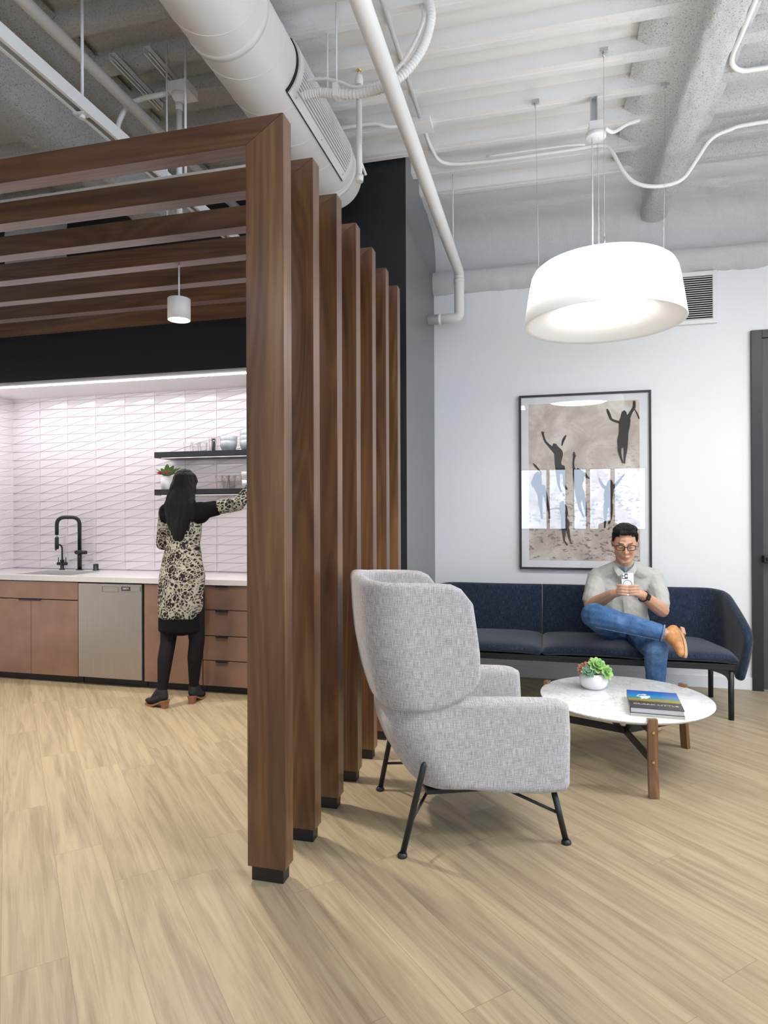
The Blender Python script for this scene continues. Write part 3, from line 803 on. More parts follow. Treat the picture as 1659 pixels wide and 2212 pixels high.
for x0, x1 in ((-4.585, -4.1305), (-4.1275, -3.677)):
    b = B(); b.box(x0, x1, CF, CF+.019, .062, .673, bev=.001); d = obj('door', b, 'copper', c1, world=True)
    tab_pull(c1, max(x0, -4.235), min(x1, -4.025), .675, d)
c0 = cabinet('base_cabinet', 'copper base cabinet at the left end of the counter', XL+.003, -4.590)
b = B(); b.box(XL+.006, -4.592, CF, CF+.019, .062, .822, bev=.001); obj('door', b, 'copper', c0, world=True)
# dishwasher
t = thing('dishwasher', 'stainless steel dishwasher with a DIRTY sign, between copper cabinets', 'dishwasher', (-3.37, CF, 0))
b = B(); b.box(-3.668, -3.080, CF+.012, 5.05, .07, CT-.006); obj('body', b, 'black_plastic', t, world=True)
b = B(); b.box(-3.664, -3.084, CF-.012, CF+.012, .068, .818, bev=.003)
obj('door', b, 'steel', t, world=True)
b = B()
for (x0, x1, z0, z1) in ((-3.440, -3.292, .795, .7965), (-3.440, -3.292, .755, .7565), (-3.440, -3.4385, .755, .7965), (-3.2935, -3.292, .755, .7965)): b.box(x0, x1, CF-.0135, CF-.0115, z0, z1)
obj('vent_outline', b, 'black_metal', t, world=True)
b = B(); b.box(-3.262, -3.092, CF-.021, CF-.0122, .764, .805, bev=.001); pl = obj('status_plate', b, 'steel', t, world=True)
b = B(); b.box(-3.259, -3.178, CF-.0225, CF-.021, .768, .801); obj('status_window', b, 'shelf', pl, world=True)
b = B(); b.box(-3.70+.034, -3.08, 4.54, 4.56, .0, .06); obj('kick_plate', b, 'black_plastic', t, world=True)
def text_mesh(name, s, size, m, parent, Mx, extrude=.0004):
    cu = bpy.data.curves.new(name, 'FONT'); cu.body = s; cu.size = size; cu.extrude = extrude; cu.align_x = 'CENTER'; cu.align_y = 'CENTER'; cu.resolution_u = 3
    to = bpy.data.objects.new(name, cu); COL.objects.link(to)
    me = bpy.data.meshes.new_from_object(to.evaluated_get(bpy.context.evaluated_depsgraph_get()))
    COL.objects.unlink(to); bpy.data.objects.remove(to)
    me.transform((XF[parent.name].inverted() if parent is not None else Matrix.Identity(4)) @ Mx)
    me.materials.clear(); me.materials.append(MT[m])
    o = bpy.data.objects.new(name, me); COL.objects.link(o); o.parent = parent
    return o
FACEY = Matrix(((1, 0, 0, 0), (0, 0, -1, 0), (0, 1, 0, 0), (0, 0, 0, 1)))
text_mesh('lettering', 'DIRTY', .020, 'white_metal', pl, Matrix.Translation((-3.2185, CF-.0229, .7845)) @ FACEY)
# tall door cabinet and drawers
c2 = cabinet('base_cabinet', 'copper base cabinet right of the dishwasher, behind the woman', -3.072, -2.562)
b = B(); b.box(-3.069, -2.564, CF, CF+.019, .062, .822, bev=.001); obj('door', b, 'copper', c2, world=True)
c3 = cabinet('drawer_cabinet', 'copper base cabinet with four stacked drawers, next to the nearest slat post', -2.560, -1.95)
for z0, z1 in ((.642, .822), (.445, .636), (.258, .439), (.062, .252)):
    b = B(); b.box(-2.557, -1.953, CF, CF+.019, z0, z1, bev=.001); d = obj('drawer', b, 'copper', c3, world=True)
    tab_pull(c3, -2.445, -2.345, z1+.001, d)
c4 = cabinet('base_cabinet', 'copper base cabinet at the right end, hidden behind the slat posts', -1.948, -1.155)
b = B(); b.box(-1.945, -1.157, CF, CF+.019, .062, .822, bev=.001); obj('door', b, 'copper', c4, world=True)
# countertop with the sink cut out
b = B(); sx0, sx1, sy0, sy1 = -4.36, -3.80, 4.555, 4.93; y0, y1, z0, z1 = 4.46, 5.074, CT, .870
b.box(XL+.003, sx0, y0, y1, z0, z1); b.box(sx1, -1.155, y0, y1, z0, z1); b.box(sx0, sx1, y0, sy0, z0, z1); b.box(sx0, sx1, sy1, y1, z0, z1)
bmesh.ops.remove_doubles(b.bm, verts=b.bm.verts[:], dist=1e-5)
centred('countertop', b, 'quartz', 'long pale grey quartz worktop over the copper cabinets', 'countertop', (-3.0, 4.77, CT))
b = B()
b.box(sx0-.004, sx0, sy0-.004, sy1+.004, .62, CT-.001); b.box(sx1, sx1+.004, sy0-.004, sy1+.004, .62, CT-.001); b.box(sx0, sx1, sy0-.004, sy0, .62, CT-.001); b.box(sx0, sx1, sy1, sy1+.004, .62, CT-.001); b.box(sx0, sx1, sy0, sy1, .616, .62)
MT['sink'] = mat('satin_sink_steel', (.22, .21, .20), .35, .9)
centred('sink', b, 'sink', 'stainless undermount sink in the pale worktop', 'sink', ((sx0+sx1)/2, 4.75, .62))
# tall faucet
fx, fy = -4.085, 5.0
t = thing('kitchen_faucet', 'tall matte black gooseneck faucet behind the sink', 'faucet', (fx, fy, .87))
b = B(); b.lathe([(0, .87), (.032, .87), (.032, .875), (.019, .878)], (fx, fy, 0), 24); b.tube([(fx, fy, .872), (fx, fy, 1.05)], .0185, 20)
obj('base', b, 'black_metal', t, world=True)
dx, dy = -.155, -.10
b = B(); b.tube(fillet([(fx, fy, 1.04), (fx, fy, 1.345), (fx+dx, fy+dy, 1.345), (fx+dx, fy+dy, 1.19)], .07, 10), .0165, 20); obj('spout', b, 'black_metal', t, world=True)
b = B(); b.tube([(fx+dx, fy+dy, 1.192), (fx+dx, fy+dy, 1.168)], .010, 14); obj('hose_joint', b, 'galv', t, world=True)
b = B(); b.tube([(fx+dx, fy+dy, 1.168), (fx+dx, fy+dy, 1.165), (fx+dx, fy+dy, 1.066), (fx+dx, fy+dy, 1.062)], [.014, .0165, .0175, .014], 20); obj('spray_head', b, 'black_metal', t, world=True)
b = B(); b.tube([(fx-.024, fy-.02, 1.030), (fx+.085, fy-.02, 1.030)], .0165, 18); obj('handle', b, 'black_metal', t, world=True)
# small filter tap
gx, gy = -4.27, 5.0
t = thing('filter_tap', 'small matte black two handled water tap left of the tall faucet', 'faucet', (gx, gy, .87))
b = B(); b.lathe([(0, .87), (.024, .87), (.024, .875), (.016, .878), (.016, .945), (.018, .95), (.018, .96), (0, .962)], (gx, gy, 0), 20); obj('base', b, 'black_metal', t, world=True)
b = B(); b.tube(crom([(gx, gy, .955), (gx, gy, 1.05), (gx-.008, gy, 1.083), (gx-.028, gy-.008, 1.096), (gx-.050, gy-.014, 1.08), (gx-.054, gy-.015, 1.045)], 6), .0075, 12); obj('spout', b, 'black_metal', t, world=True)
for s in (-1, 1):
    b = B(); b.tube([(gx, gy, .925), (gx+s*.046, gy, .925)], [.012, .016], 14); b.tube([(gx+s*.040, gy, .93), (gx+s*.040, gy, .982)], .004, 8); obj('handle', b, 'black_metal', t, world=True)
b = B(); b.lathe([(0, .87), (.028, .87), (.028, .877), (.022, .879), (.022, .925), (.020, .928), (0, .928)], (-3.915, 5.0, 0), 24)
centred('air_gap_cap', b, 'black_metal', 'small black cylinder on the worktop right of the tall faucet', 'air gap', (-3.915, 5.0, .87))

# shelves
SHF = []
for z0, z1, lab, hole in ((1.839, 1.888, 'upper black floating shelf on the tiled wall', 0), (1.527, 1.576, 'lower black floating shelf on the tiled wall', 0)):
    t = thing('wall_shelf', lab, 'shelf', (-2.3, 5.06, z0))
    b = B(); b.box(-3.19, -1.30, 4.80, 5.066, z0, z1, bev=.001); obj('board', b, 'shelf', t, world=True)
    b = B(); b.box(-3.13, -1.32, 4.812, 4.817, z0-.002, z0+.0005); obj('light_strip', b, 'led_s', t, world=True)
area('shelf_light', (-2.25, 4.835, 1.83), 1.7, 1.6, (1, .86, .78), sy=.02)
area('shelf_light', (-2.25, 4.835, 1.518), 1.7, 1.6, (1, .9, .88), sy=.02)

def tumbler_bm(b, r=.030, h=.105, w=.0022):
    b.lathe([(0, 0), (r*.82, 0), (r*.84, .002), (r, h), (r-w, h), (r*.84-w, .010), (0, .009)], (0, 0, 0), 20)
def place_glasses(xs, z, labs, r, h, grp):
    first = None
    for (x, y), lab in zip(xs, labs):
        if first is None:
            b = B(); tumbler_bm(b, r, h); first = obj('drinking_glass', b, 'glass_thin'); tag(first, lab, 'glass', grp); first.location = (x, y, z)
        else:
            o = first.copy(); COL.objects.link(o); o.location = (x, y, z); o['label'] = lab
place_glasses([(-2.94, 4.90), (-2.865, 4.90), (-2.79, 4.90), (-2.90, 4.97), (-2.825, 4.97)], 1.8885, ['short clear glass at the left end of the upper shelf', 'second short clear glass on the upper shelf', 'third short clear glass on the upper shelf, before the tall ones', 'short clear glass in the back row, left, upper shelf', 'short clear glass in the back row, right, upper shelf'], .032, .085, 'short glasses on the upper shelf')
place_glasses([(-2.755, 4.995), (-2.725, 4.93), (-2.675, 4.88), (-2.665, 4.98)], 1.8885, ['tall clear glass behind the short ones, upper shelf', 'tall clear glass in the middle of the upper shelf', 'tall clear glass in front beside the bowls, upper shelf', 'tall clear glass at the back near the bowls'], .030, .118, 'tall glasses on the upper shelf')
place_glasses([(-2.66, 4.92), (-2.60, 4.92), (-2.54, 4.92), (-2.48, 4.92), (-2.63, 4.985), (-2.57, 4.985)], 1.5765, ['clear glass on the lower shelf beside the long black hair', 'second clear glass on the lower shelf, right of the hair', 'third clear glass on the lower shelf', 'fourth clear glass on the lower shelf, nearest the reaching hand', 'clear glass in the back row of the lower shelf, left', 'clear glass in the back row of the lower shelf, right'], .029, .115, 'glasses on the lower shelf')
def bowl(x, y, z, lab, r=.074):
    b = B(); b.lathe([(0, 0), (r*.64, 0), (r*.70, .004), (r*.90, .035), (r, .082), (r-.004, .083), (r*.89-.004, .036), (r*.62, .010), (0, .008)], (0, 0, 0), 36)
    o = obj('bowl', b, 'bowl'); o.location = (x, y, z); return tag(o, lab, 'bowl', 'grey blue bowls on the upper shelf')
b0 = bowl(-2.565, 4.91, 1.8885, 'lower grey blue bowl of the stack of two on the upper shelf')
for (x, y, z, lab) in ((-2.565, 4.91, 1.9290, 'upper grey blue bowl of the stack of two on the upper shelf'), (-2.385, 4.91, 1.8885, 'lowest bowl of the stack of three beside the nearest slat post'), (-2.385, 4.91, 1.9290, 'middle bowl of the stack of three beside the nearest slat post'), (-2.385, 4.91, 1.9695, 'topmost bowl of the stack of three beside the nearest slat post')):
    o = b0.copy(); COL.objects.link(o); o.location = (x, y, z); o['label'] = lab
def cup(x, y, z, lab):
    t = thing('tea_cup', lab, 'cup', (x, y, z), 0, 'white cups on the lower shelf')
    b = B(); b.lathe([(0, 0), (.026, 0), (.028, .003), (.040, .035), (.043, .068), (.040, .068), (.036, .035), (.024, .006), (0, .006)], (0, 0, 0), 28); obj('body', b, 'china', t)
    b = B(); b.tube(crom([(.038, 0, .058), (.058, 0, .056), (.066, 0, .040), (.055, 0, .024), (.036, 0, .022)], 5), .0042, 10); obj('handle', b, 'china', t)
    return t
cc = cup(-2.395, 4.90, 1.5765, 'white cup on the lower shelf right of the reaching hand')
dup(cc, (-2.30, 4.93, 1.5765), label='white cup on the lower shelf partly behind the slat post')
dup(cc, (-2.40, 4.90, 1.6455), label='white cup stacked on another beside the reaching hand')

def leaf(b, base, d, L, w, up=V((0, 0, 1)), mi=0, curl=.25, thick=.003, tip=.6):
    d = V(d).normalized(); s = d.cross(up); s = s.normalized() if s.length > .01 else V((1, 0, 0)); n = s.cross(d)
    base = V(base)
    def P(u, v):
        x = v*L; ww = w*math.sin(PI*min(1, (v*.92+.08)))**tip
        return base + d*x + s*(u-.5)*ww + n*(curl*L*v*v + .35*ww*abs(u-.5)*2*.5)
    b.sheet(P, thick, 3, 4, min(w, L)*.3, w, L, mi=mi)
# potted protea on the lower shelf
px, py, pz = -3.135, 4.90, 1.5765
t = thing('potted_protea', 'white vase with pink blossoms and green leaves on the lower shelf', 'plant', (px, py, pz))
b = B(); b.lathe([(0, 0), (.043, 0), (.047, .004), (.056, .11), (.052, .111), (.048, .09), (0, .088)], (px, py, pz), 32); obj('vase', b, 'china', t, world=True)
rnd = random.Random(4)
b = B()
for i in range(13):
    a = rnd.uniform(0, 2*PI); e = rnd.uniform(.25, 1.6)
    leaf(b, (px+.02*math.cos(a), py+.02*math.sin(a), pz+.115), (math.cos(a), math.sin(a)*.7, e), rnd.uniform(.08, .125), rnd.uniform(.042, .058), curl=-.05)
obj('foliage', b, 'leaf_d', t, world=True)
for cx, cz in ((-.035, .135), (.035, .140)):
    b = B()
    for i in range(34):
        a = i*2.4; e = .3 + (i % 6)*.28
        leaf(b, (px+cx, py-.045, pz+cz-.01), (math.cos(a), math.sin(a), e), .032, .009, curl=.2, thick=.002)
    obj('blossom', b, 'pink', t, world=True)

# cylinder pendants
def pendant():
    t = thing('pendant_lamp', 'small white cylinder pendant lamp hanging from the slat beams in the kitchen', 'lamp', (-1.978, 3.215, 2.445))
    b = B(); b.lathe([(.0, .118), (.060, .118), (.062, .116), (.062, 0), (.058, 0), (.058, .010)], (0, 0, 0), 40); obj('shade', b, 'white_metal', t)
    b = B(); b.lathe([(0, .010), (.058, .010)], (0, 0, 0), 40); obj('led_face', b, 'lamp_face', t, recalc=False)
    b = B(); b.tube([(0, 0, .117), (0, 0, .306)], .0045, 10); obj('stem', b, 'white_metal', t)
    return t
pendant()
def spot(name, loc, power, col, size=2.2, rad=.06, rot=(0, 0, 0), blend=.8):
    l = bpy.data.lights.new(name, 'SPOT'); l.energy = power; l.color = col; l.spot_size = size; l.shadow_soft_size = rad; l.spot_blend = blend
    o = bpy.data.objects.new(name, l); COL.objects.link(o); o.location = loc; o.rotation_euler = rot
spot('pendant_light', (-1.978, 3.215, 2.43), 120, (1, .92, .80), rad=.055)
p2 = dup([o for o in bpy.data.objects if o.name == 'pendant_lamp'][0], (-3.55, 3.215, 2.445), label='added unseen white cylinder pendant lamp, left of the kitchen view')
spot('pendant_light', (-3.55, 3.215, 2.43), 120, (1, .92, .80), rad=.055)  # light of the added pendant, put in to brighten the kitchen

# ================================================================== ARMCHAIR
ac = thing('armchair', 'grey tweed wing armchair with black steel legs beside the slat posts', 'armchair', (-.379, 2.955, 0), math.atan2(.383, .924))
def upath(t, xf, xb, w, rc, bow=0.0):
    """t 0..1 around a U open to +x, from the right side (-y) round the back to the left"""
    A = .30; C = .40   # share of the sides and corners ends
    sgn = -1 if t < .5 else 1; q = t if t < .5 else 1-t
    xc = xb + rc
    if q < A: x = xf + (xc-xf)*q/A; y = w
    elif q < C:
        a = (q-A)/(C-A)*PI/2; x = xc - rc*math.sin(a); y = w - rc*(1-math.cos(a))
    else:
        k = (q-C)/(.5-C); x = xb - bow*math.sin(k*PI/2); y = (w-rc)*(1-k)
    return x, sgn*y
def wing(u, v):
    q = min(u, 1-u)
    zl = lerp_tab([(0, .70), (.03, .645), (.09, .61), (.17, .585), (.28, .572), (.38, .575), (.5, .575)], q)
    zh = lerp_tab([(0, 1.00), (.03, 1.062), (.07, 1.082), (.15, 1.088), (.33, 1.092), (.42, 1.108), (.5, 1.115)], q)
    z = zl + (zh-zl)*v
    xf = lerp_tab([(.57, -.055), (.62, -.030), (.70, -.012), (.80, -.014), (.92, -.030), (1.0, -.042), (1.09, -.075)], z)
    xb = lerp_tab([(.56, -.375), (.65, -.405), (.72, -.425), (.85, -.450), (.95, -.460), (1.1, -.468)], z)
    w = .314
    x, y = upath(u, xf, xb, w, .135, .012)
    return (x, y, z)
b = B(); b.sheet(wing, .052, 70, 26, .024, 1.45, .5); obj('wing_back', b, 'chair', ac, uv=True)
def arms(u, v):
    q = min(u, 1-u)
    zl = lerp_tab([(0, .225), (.02, .208), (.10, .207), (.22, .222), (.32, .25), (.5, .255)], q)
    zh = lerp_tab([(0, .570), (.015, .590), (.04, .600), (.12, .610), (.3, .625), (.5, .63)], q)
    z = zl + (zh-zl)*v
    xf = lerp_tab([(.2, .366), (.24, .374), (.45, .380), (.56, .374), (.60, .360)], z)
    xb = lerp_tab([(.2, -.150), (.26, -.205), (.32, -.262), (.40, -.310), (.49, -.345), (.58, -.362), (.65, -.368)], z)
    k = sm(.46, .59, z)*sm(.17, .27, q)
    x, y = upath(u, xf, xb + .016*k, .292-.014*k, .125, .012)
    return (x, y, z)
b = B(); b.sheet(arms, lambda u, v: .082, 70, 24, .034, 1.7, .38); obj('arm_shell', b, 'chair', ac, uv=True)
b = B(); b.pillow((.06, 0, .315), .60, .50, .20, p=6, n=18, crown=.02); obj('seat_cushion', b, 'chair', ac, uv=True)
b = B(); b.pillow((-.315, 0, .66), .16, .50, .62, rot=(0, math.radians(-8), 0), p=5, n=18); obj('back_cushion', b, 'chair', ac, uv=True)
b = B(); b.box(-.22, .33, -.24, .24, .205, .225, bev=.004); obj('seat_base', b, 'black_metal', ac)
for s in (-1, 1):
    def top(s, x): return
    b = B(); b.tube([(-.335, s*.316, .012), (-.254, s*.348, .372), (-.252, s*.349, .383)], [.0125, .0125, .006], 16)
    b.lathe([(0, 0), (.019, 0), (.021, .004), (.019, .012), (.012, .018)], (-.3365, s*.316, 0), 18); obj('rear_leg', b, 'black_metal', ac)
    b = B(); b.tube([(.351, s*.316, .012), (.310, s*.285, .215)], .0125, 16)
    b.lathe([(0, 0), (.019, 0), (.021, .004), (.019, .012), (.012, .018)], (.3525, s*.317, 0), 18); obj('front_leg', b, 'black_metal', ac)
    b = B(); b.tube([(-.310, s*.325, .128), (-.16, s*.10, .206)], .0065, 10); obj('brace', b, 'black_metal', ac)
    b = B(); b.tube([(.331, s*.301, .118), (.06, s*.12, .206)], .0065, 10); obj('brace', b, 'black_metal', ac)

# ================================================================== SOFA
so = thing('sofa', 'long navy blue three seat sofa with black legs under the framed picture', 'sofa', (.23, 5.0, 0))
XA, XC, XD, XE = -.735, -.045, .625, 1.205
for i, (x0, x1) in enumerate(((XA, XC), (XC, XD), (XD, XE))):
    b = B()
    def P(u, v, x0=x0, x1=x1, i=i):
        xx = x0 + (x1-x0)*u; y = 4.665 + (5.235-4.665)*v
        k = max(0, 1-(2*u-1)**4)
        if i == 2: xx -= max(0, (v-.35))*(.0+.16*u)
        if i == 0: xx += max(0, (v-.35))*.16*(1-u)
        z = .392 + .030*k*max(0, 1-(2*v-1)**4)**.6 + .014*v
        return (xx, y, z)
    b.sheet(P, .062, 18, 14, .045, x1-x0, .57)
    obj('seat_cushion', b, 'sofa', so, world=True, uv=True)
def backp(x0, x1):
    def P(u, v):
        z = .395 + .410*v; x = x0 + (x1-x0)*u
        k = max(0, 1-abs(2*u-1)**6)
        y = 5.225 + .085*v**1.5 - .014*k*math.sin(PI*min(1, v*.9+.1))
        return (x, y, z)
    return P
for x0, x1 in ((XC+.001, XD-.001),):
    b = B(); b.sheet(backp(x0, x1), .060, 16, 14, .035, x1-x0, .41); obj('back_panel', b, 'sofa', so, world=True, uv=True)
# end panels wrap forward into the arms
def endp(sg, xin, xout):
    def P(u, v):
        # u: 0 at the middle seam -> 1 at the front tip of the arm
        A, C = .50, .66; yb = 5.225 + .085*v**1.5; rc = .17
        xo = xout
        if u < A: x = xin + (xo-rc-xin)*u/A; y = yb; d = 0
        elif u < C:
            a = (u-A)/(C-A)*PI/2; x = xo-rc+rc*math.sin(a); y = yb-rc*(1-math.cos(a)); d = rc*a
        else:
            k = (u-C)/(1-C); x = xo + .005*k - .03*k*k*(1-v); y = yb-rc - (yb-rc-4.735)*k
        zh = lerp_tab([(0, .805), (.56, .805), (.62, .798), (.70, .765), (.80, .705), (.90, .635), (.955, .590), (.985, .53), (1, .47)], u)
        zl = lerp_tab([(0, .395), (.55, .39), (.66, .34), (.80, .275), (.93, .245), (.975, .252), (1, .29)], u)
        z = zl + (zh-zl)*v
        if u > A:
            x += .040*math.sin(PI*min(1, max(0, (z-.24)/.62)))*sm(A, 1, u)
        if v < 0: pass
        x = xin + (x-xin)
        if sg < 0: x = xin - (x-xin)
        if u < A*.98:
            y -= .012*math.sin(PI*min(1, u/A))
        return (x, y, z)
    return P
b = B(); b.sheet(endp(1, XD+.001, 1.245), .058, 46, 18, .034, 1.15, .41); obj('arm_panel', b, 'sofa', so, world=True, uv=True)
b = B(); b.sheet(endp(-1, XC-.001, -.045+1.245-.625+.20), .058, 46, 18, .034, 1.15, .41); obj('arm_panel', b, 'sofa', so, world=True, uv=True)
b = B()
b.box(XA+.02, 1.185, 4.69, 4.73, .328, .370, bev=.004); b.box(XA+.02, 1.185, 5.24, 5.28, .328, .370, bev=.004)
b.box(XA+.02, XA+.06, 4.73, 5.24, .328, .370); b.box(1.145, 1.185, 4.73, 5.24, .328, .370); b.box(.20, .24, 4.73, 5.24, .328, .360); b.box(XA+.06, 1.145, 4.73, 5.24, .355, .368)
obj('frame', b, 'black_metal', so, world=True)
for x, s in ((1.166, 1), (-.70, -1)):
    for y in (4.715, 5.27):
        b = B(); b.tube([(x, y, 0), (x, y, .345)], [.0175, .0185], 18)
        # curved gusset into the rail
        pts = [(x, .340)] + [(x - s*(.008+.10*(1-math.cos(a))), .340 - .075*(1-math.sin(a))) for a in [PI/2*j/8 for j in range(9)]] + [(x-s*.11, .340)]
        pts = [(x, .34), (x, .20)] + [(x - s*(.015 + .13*(j/8)**2.2), .20+.125*(j/8)**.45) for j in range(9)] + [(x-s*.20, .332), (x-s*.20, .34)]
        b.prism(pts, y-.010, y+.010, 'Y'); obj('leg', b, 'black_metal', so, world=True)

# ================================================================== COFFEE TABLE
tc_, tR = (.405, 3.800), .452
ct = thing('coffee_table', 'round white marble coffee table on three walnut legs', 'coffee table', (*tc_, 0))
b = B(); b.lathe([(0, .333), (tR-.030, .333), (tR-.006, .347), (tR, .353), (tR-.001, .356), (tR-.004, .358), (0, .358)], (0, 0, 0), 128); obj('table_top', b, 'marble', ct)
b = B(); b.lathe([(0, .160), (.016, .160), (.016, .182), (0, .182)], (0, 0, 0), 20)
for a in (-80, 157, 39):
    a = math.radians(a); d = V((math.cos(a), math.sin(a), 0)); n_ = V((-d.y, d.x, 0))
    R = Matrix.Rotation(a, 3, 'Z')
    b.box(0, tR-.015, -.006, .006, .152, .190, rot=R, piv=(0, 0, .17))
    b.box(.16, tR-.010, -.006, .006, .290, .331, rot=R, piv=(0, 0, .31))
    # slanted strut joining hub arm and top bar
    vs = [R @ V(p) for p in ((.155, -.006, .29), (.155, .006, .29), (.155, -.006, .331), (.155, .006, .331), (.02, -.006, .155), (.02, .006, .155), (.02, -.006, .19), (.02, .006, .19))]
    b._add(vs, [(0, 1, 3, 2), (4, 6, 7, 5), (0, 4, 5, 1), (2, 3, 7, 6), (0, 2, 6, 4), (1, 5, 7, 3)])
obj('steel_frame', b, 'black_metal', ct)
for a in (-80, 157, 39):
    a = math.radians(a); R = Matrix.Rotation(a, 3, 'Z')
    b = B(); vs = []
    for z, r in ((0, tR+.018), (.15, tR+.004), (.31, tR+.002), (.374, tR-.002)):
        for dr in (-.012, .012):
            for dn in (-.023, .023): vs.append(R @ V((r+dr, dn, z)))
    fs = [(0, 1, 3, 2), (12, 14, 15, 13)]
    for j in range(3):
        o_ = j*4; fs += [(o_, o_+4, o_+5, o_+1), (o_+2, o_+3, o_+7, o_+6), (o_, o_+2, o_+6, o_+4), (o_+1, o_+5, o_+7, o_+3)]
    b._add(vs, fs); bmesh.ops.bevel(b.bm, geom=[e for e in b.bm.edges if e.calc_face_angle(0) > .8], offset=.003, segments=2, affect='EDGES')
    lg = obj('leg', b, 'leg_wood', ct)
    for z in (.170, .312):
        bb = B(); c = R @ V((tR+.0155, 0, z)); d = R @ V((1, 0, 0)); bb.tube([c-d*.004, c+d*.0035], .0058, 12); obj('bolt', bb, 'brass', lg)
# rubbery clips are not visible; the marble rests on the steel bars
# books
def book_uv(o, x0, x1, y0, y1):
    me = o.data
    uvl = me.uv_layers.get('uv') or me.uv_layers.new(name='uv')
    for p in me.polygons:
        for li in p.loop_indices:
            co = me.vertices[me.loops[li].vertex_index].co; uvl.data[li].uv = ((co.x-x0)/(x1-x0), (co.y-y0)/(y1-y0))
bk = thing('book', 'dark hardcover photo book with a blue wave on its cover, on the marble table', 'book', (.5275, 3.60, .372), math.radians(-3.5))
w, h = .125, .165
b = B(); b.box(-w, w, -h, h, .026, .029, bev=.0006); b.box(-w, w, -h, h, 0, .003, bev=.0006); b.box(-w, -w+.004, -h, h, .002, .027); obj('hard_cover', b, 'cover', bk)
b = B(); b.box(-w+.004, w-.003, -h+.003, h-.003, .003, .026); obj('pages', b, 'pages', bk)
b = B(); b.box(-w+.0005, w-.0005, -.045, h-.0005, .0288, .0294); o = obj('cover_photo', b, 'cover_art', bk); book_uv(o, -w, w, -.045, h)
XF['book_t'] = XF[bk.name]
text_mesh('title', 'CLARK LITTLE', .030, 'text', bk, XF[bk.name] @ Matrix.Translation((0, -.097, .0293)) @ Matrix.Diagonal((1.12, 1, 1, 1)))
bk2 = thing('book', 'cream covered book lying beneath the dark photo book on the marble table', 'book', (.5275, 3.598, .3582), math.radians(-3.2))
b = B(); b.box(-.124, .128, -.168, .164, 0, .0025, bev=.0005); b.box(-.124, .128, -.168, .164, .0110, .0135, bev=.0005); b.box(-.124, -.120, -.168, .164, .002, .011); obj('soft_cover', b, 'cream', bk2)
b = B(); b.box(-.120, .125, -.165, .161, .0025, .011); obj('pages', b, 'pages', bk2)

# succulents in a white bowl
pc = (.252, 3.935, .3583)
sp_ = thing('succulent_pot', 'round white ceramic pot of green and rose succulents on the marble table', 'plant', pc)
b = B(); b.lathe([(0, 0), (.052, 0), (.060, .004), (.074, .022), (.0795, .045), (.077, .068), (.066, .086), (.061, .089), (.057, .086), (.060, .078), (.058, .070), (0, .070)], (0, 0, 0), 56); obj('pot', b, 'china', sp_)
b = B(); b.lathe([(0, .073), (.058, .071)], (0, 0, 0), 30); obj('soil', b, 'soil', sp_, recalc=False)
def rosette(b, c, ax, R, n, w, up, curl=.3, layers=4, thick=.005, tip=.55):
    ax = V(ax).normalized(); t1 = ax.orthogonal().normalized(); t2 = ax.cross(t1); c = V(c)
    for L in range(layers):
        f = L/(layers-1) if layers > 1 else 0
        m = max(3, int(n*(1-.35*f)))
        for i in range(m):
            a = 2*PI*(i + .5*L)/m + rnd.uniform(-.1, .1)
            d = (t1*math.cos(a)+t2*math.sin(a))*math.cos(.15+1.15*f) + ax*math.sin(.15+1.15*f)
            leaf(b, c + ax*.010*f, d, R*(1-.52*f)*rnd.uniform(.92, 1.06), w*(1-.35*f), up=ax, curl=curl, thick=thick, tip=tip)
b = B(); rosette(b, (.014, -.016, .125), (.30, -.55, .65), .062, 8, .038, 0, curl=.15, layers=4); rosette(b, (.062, -.030, .100), (.62, -.55, .40), .052, 8, .030, 0, curl=.12, layers=3); obj('green_rosette', b, 'leaf_g', sp_)
b = B(); rosette(b, (-.026, -.038, .096), (-.20, -.80, .60), .046, 9, .026, 0, curl=.3, layers=4, thick=.006); obj('grey_green_rosette', b, 'leaf_b', sp_)
b = B(); rosette(b, (-.046, .004, .102), (-.62, -.25, .60), .052, 10, .022, 0, curl=.25, layers=4); rosette(b, (-.010, .030, .13), (-.25, -.1, .9), .045, 7, .020, 0, curl=.05, layers=2); obj('rose_rosette', b, 'leaf_r', sp_)

# ================================================================== BACK WALL THINGS
X0, X1, Z0, Z1 = -.228, .7995, .903, 2.342
pt = thing('framed_picture', 'large black framed print of dark swimmers on the white wall above the sofa', 'picture', ((X0+X1)/2, YB-.002, (Z0+Z1)/2))
fw, fd = .017, .034
b = B(); yf, yb = YB-fd, YB-.002
outer = [(X0, Z0), (X1, Z0), (X1, Z1), (X0, Z1)]
b.box(X0, X0+fw, yf, yb, Z0, Z1, bev=.001); b.box(X1-fw, X1, yf, yb, Z0, Z1, bev=.001); b.box(X0+fw, X1-fw, yf, yb, Z0, Z0+fw, bev=.001); b.box(X0+fw, X1-fw, yf, yb, Z1-fw, Z1, bev=.001)
obj('frame', b, 'black_metal', pt, world=True)
b = B(); b.box(X0+fw, X1-fw, YB-.020, YB-.004, Z0+fw, Z1-fw); obj('mat_board', b, 'paper', pt, world=True)
b = B(); b.box(X0+fw, X1-fw, YB-.0285, YB-.0265, Z0+fw, Z1-fw); obj('glass', b, 'pic_glass', pt, world=True)
PX0, PX1, PZ0, PZ1 = -.151, .713, .977, 2.268
def cmap(x, y):
    f = (x-72)/1516.0; yt = 130-68*f; yb_ = 2140+26*f
    return X0 + f*(X1-X0), Z1 - (y-yt)/(yb_-yt)*(Z1-Z0)
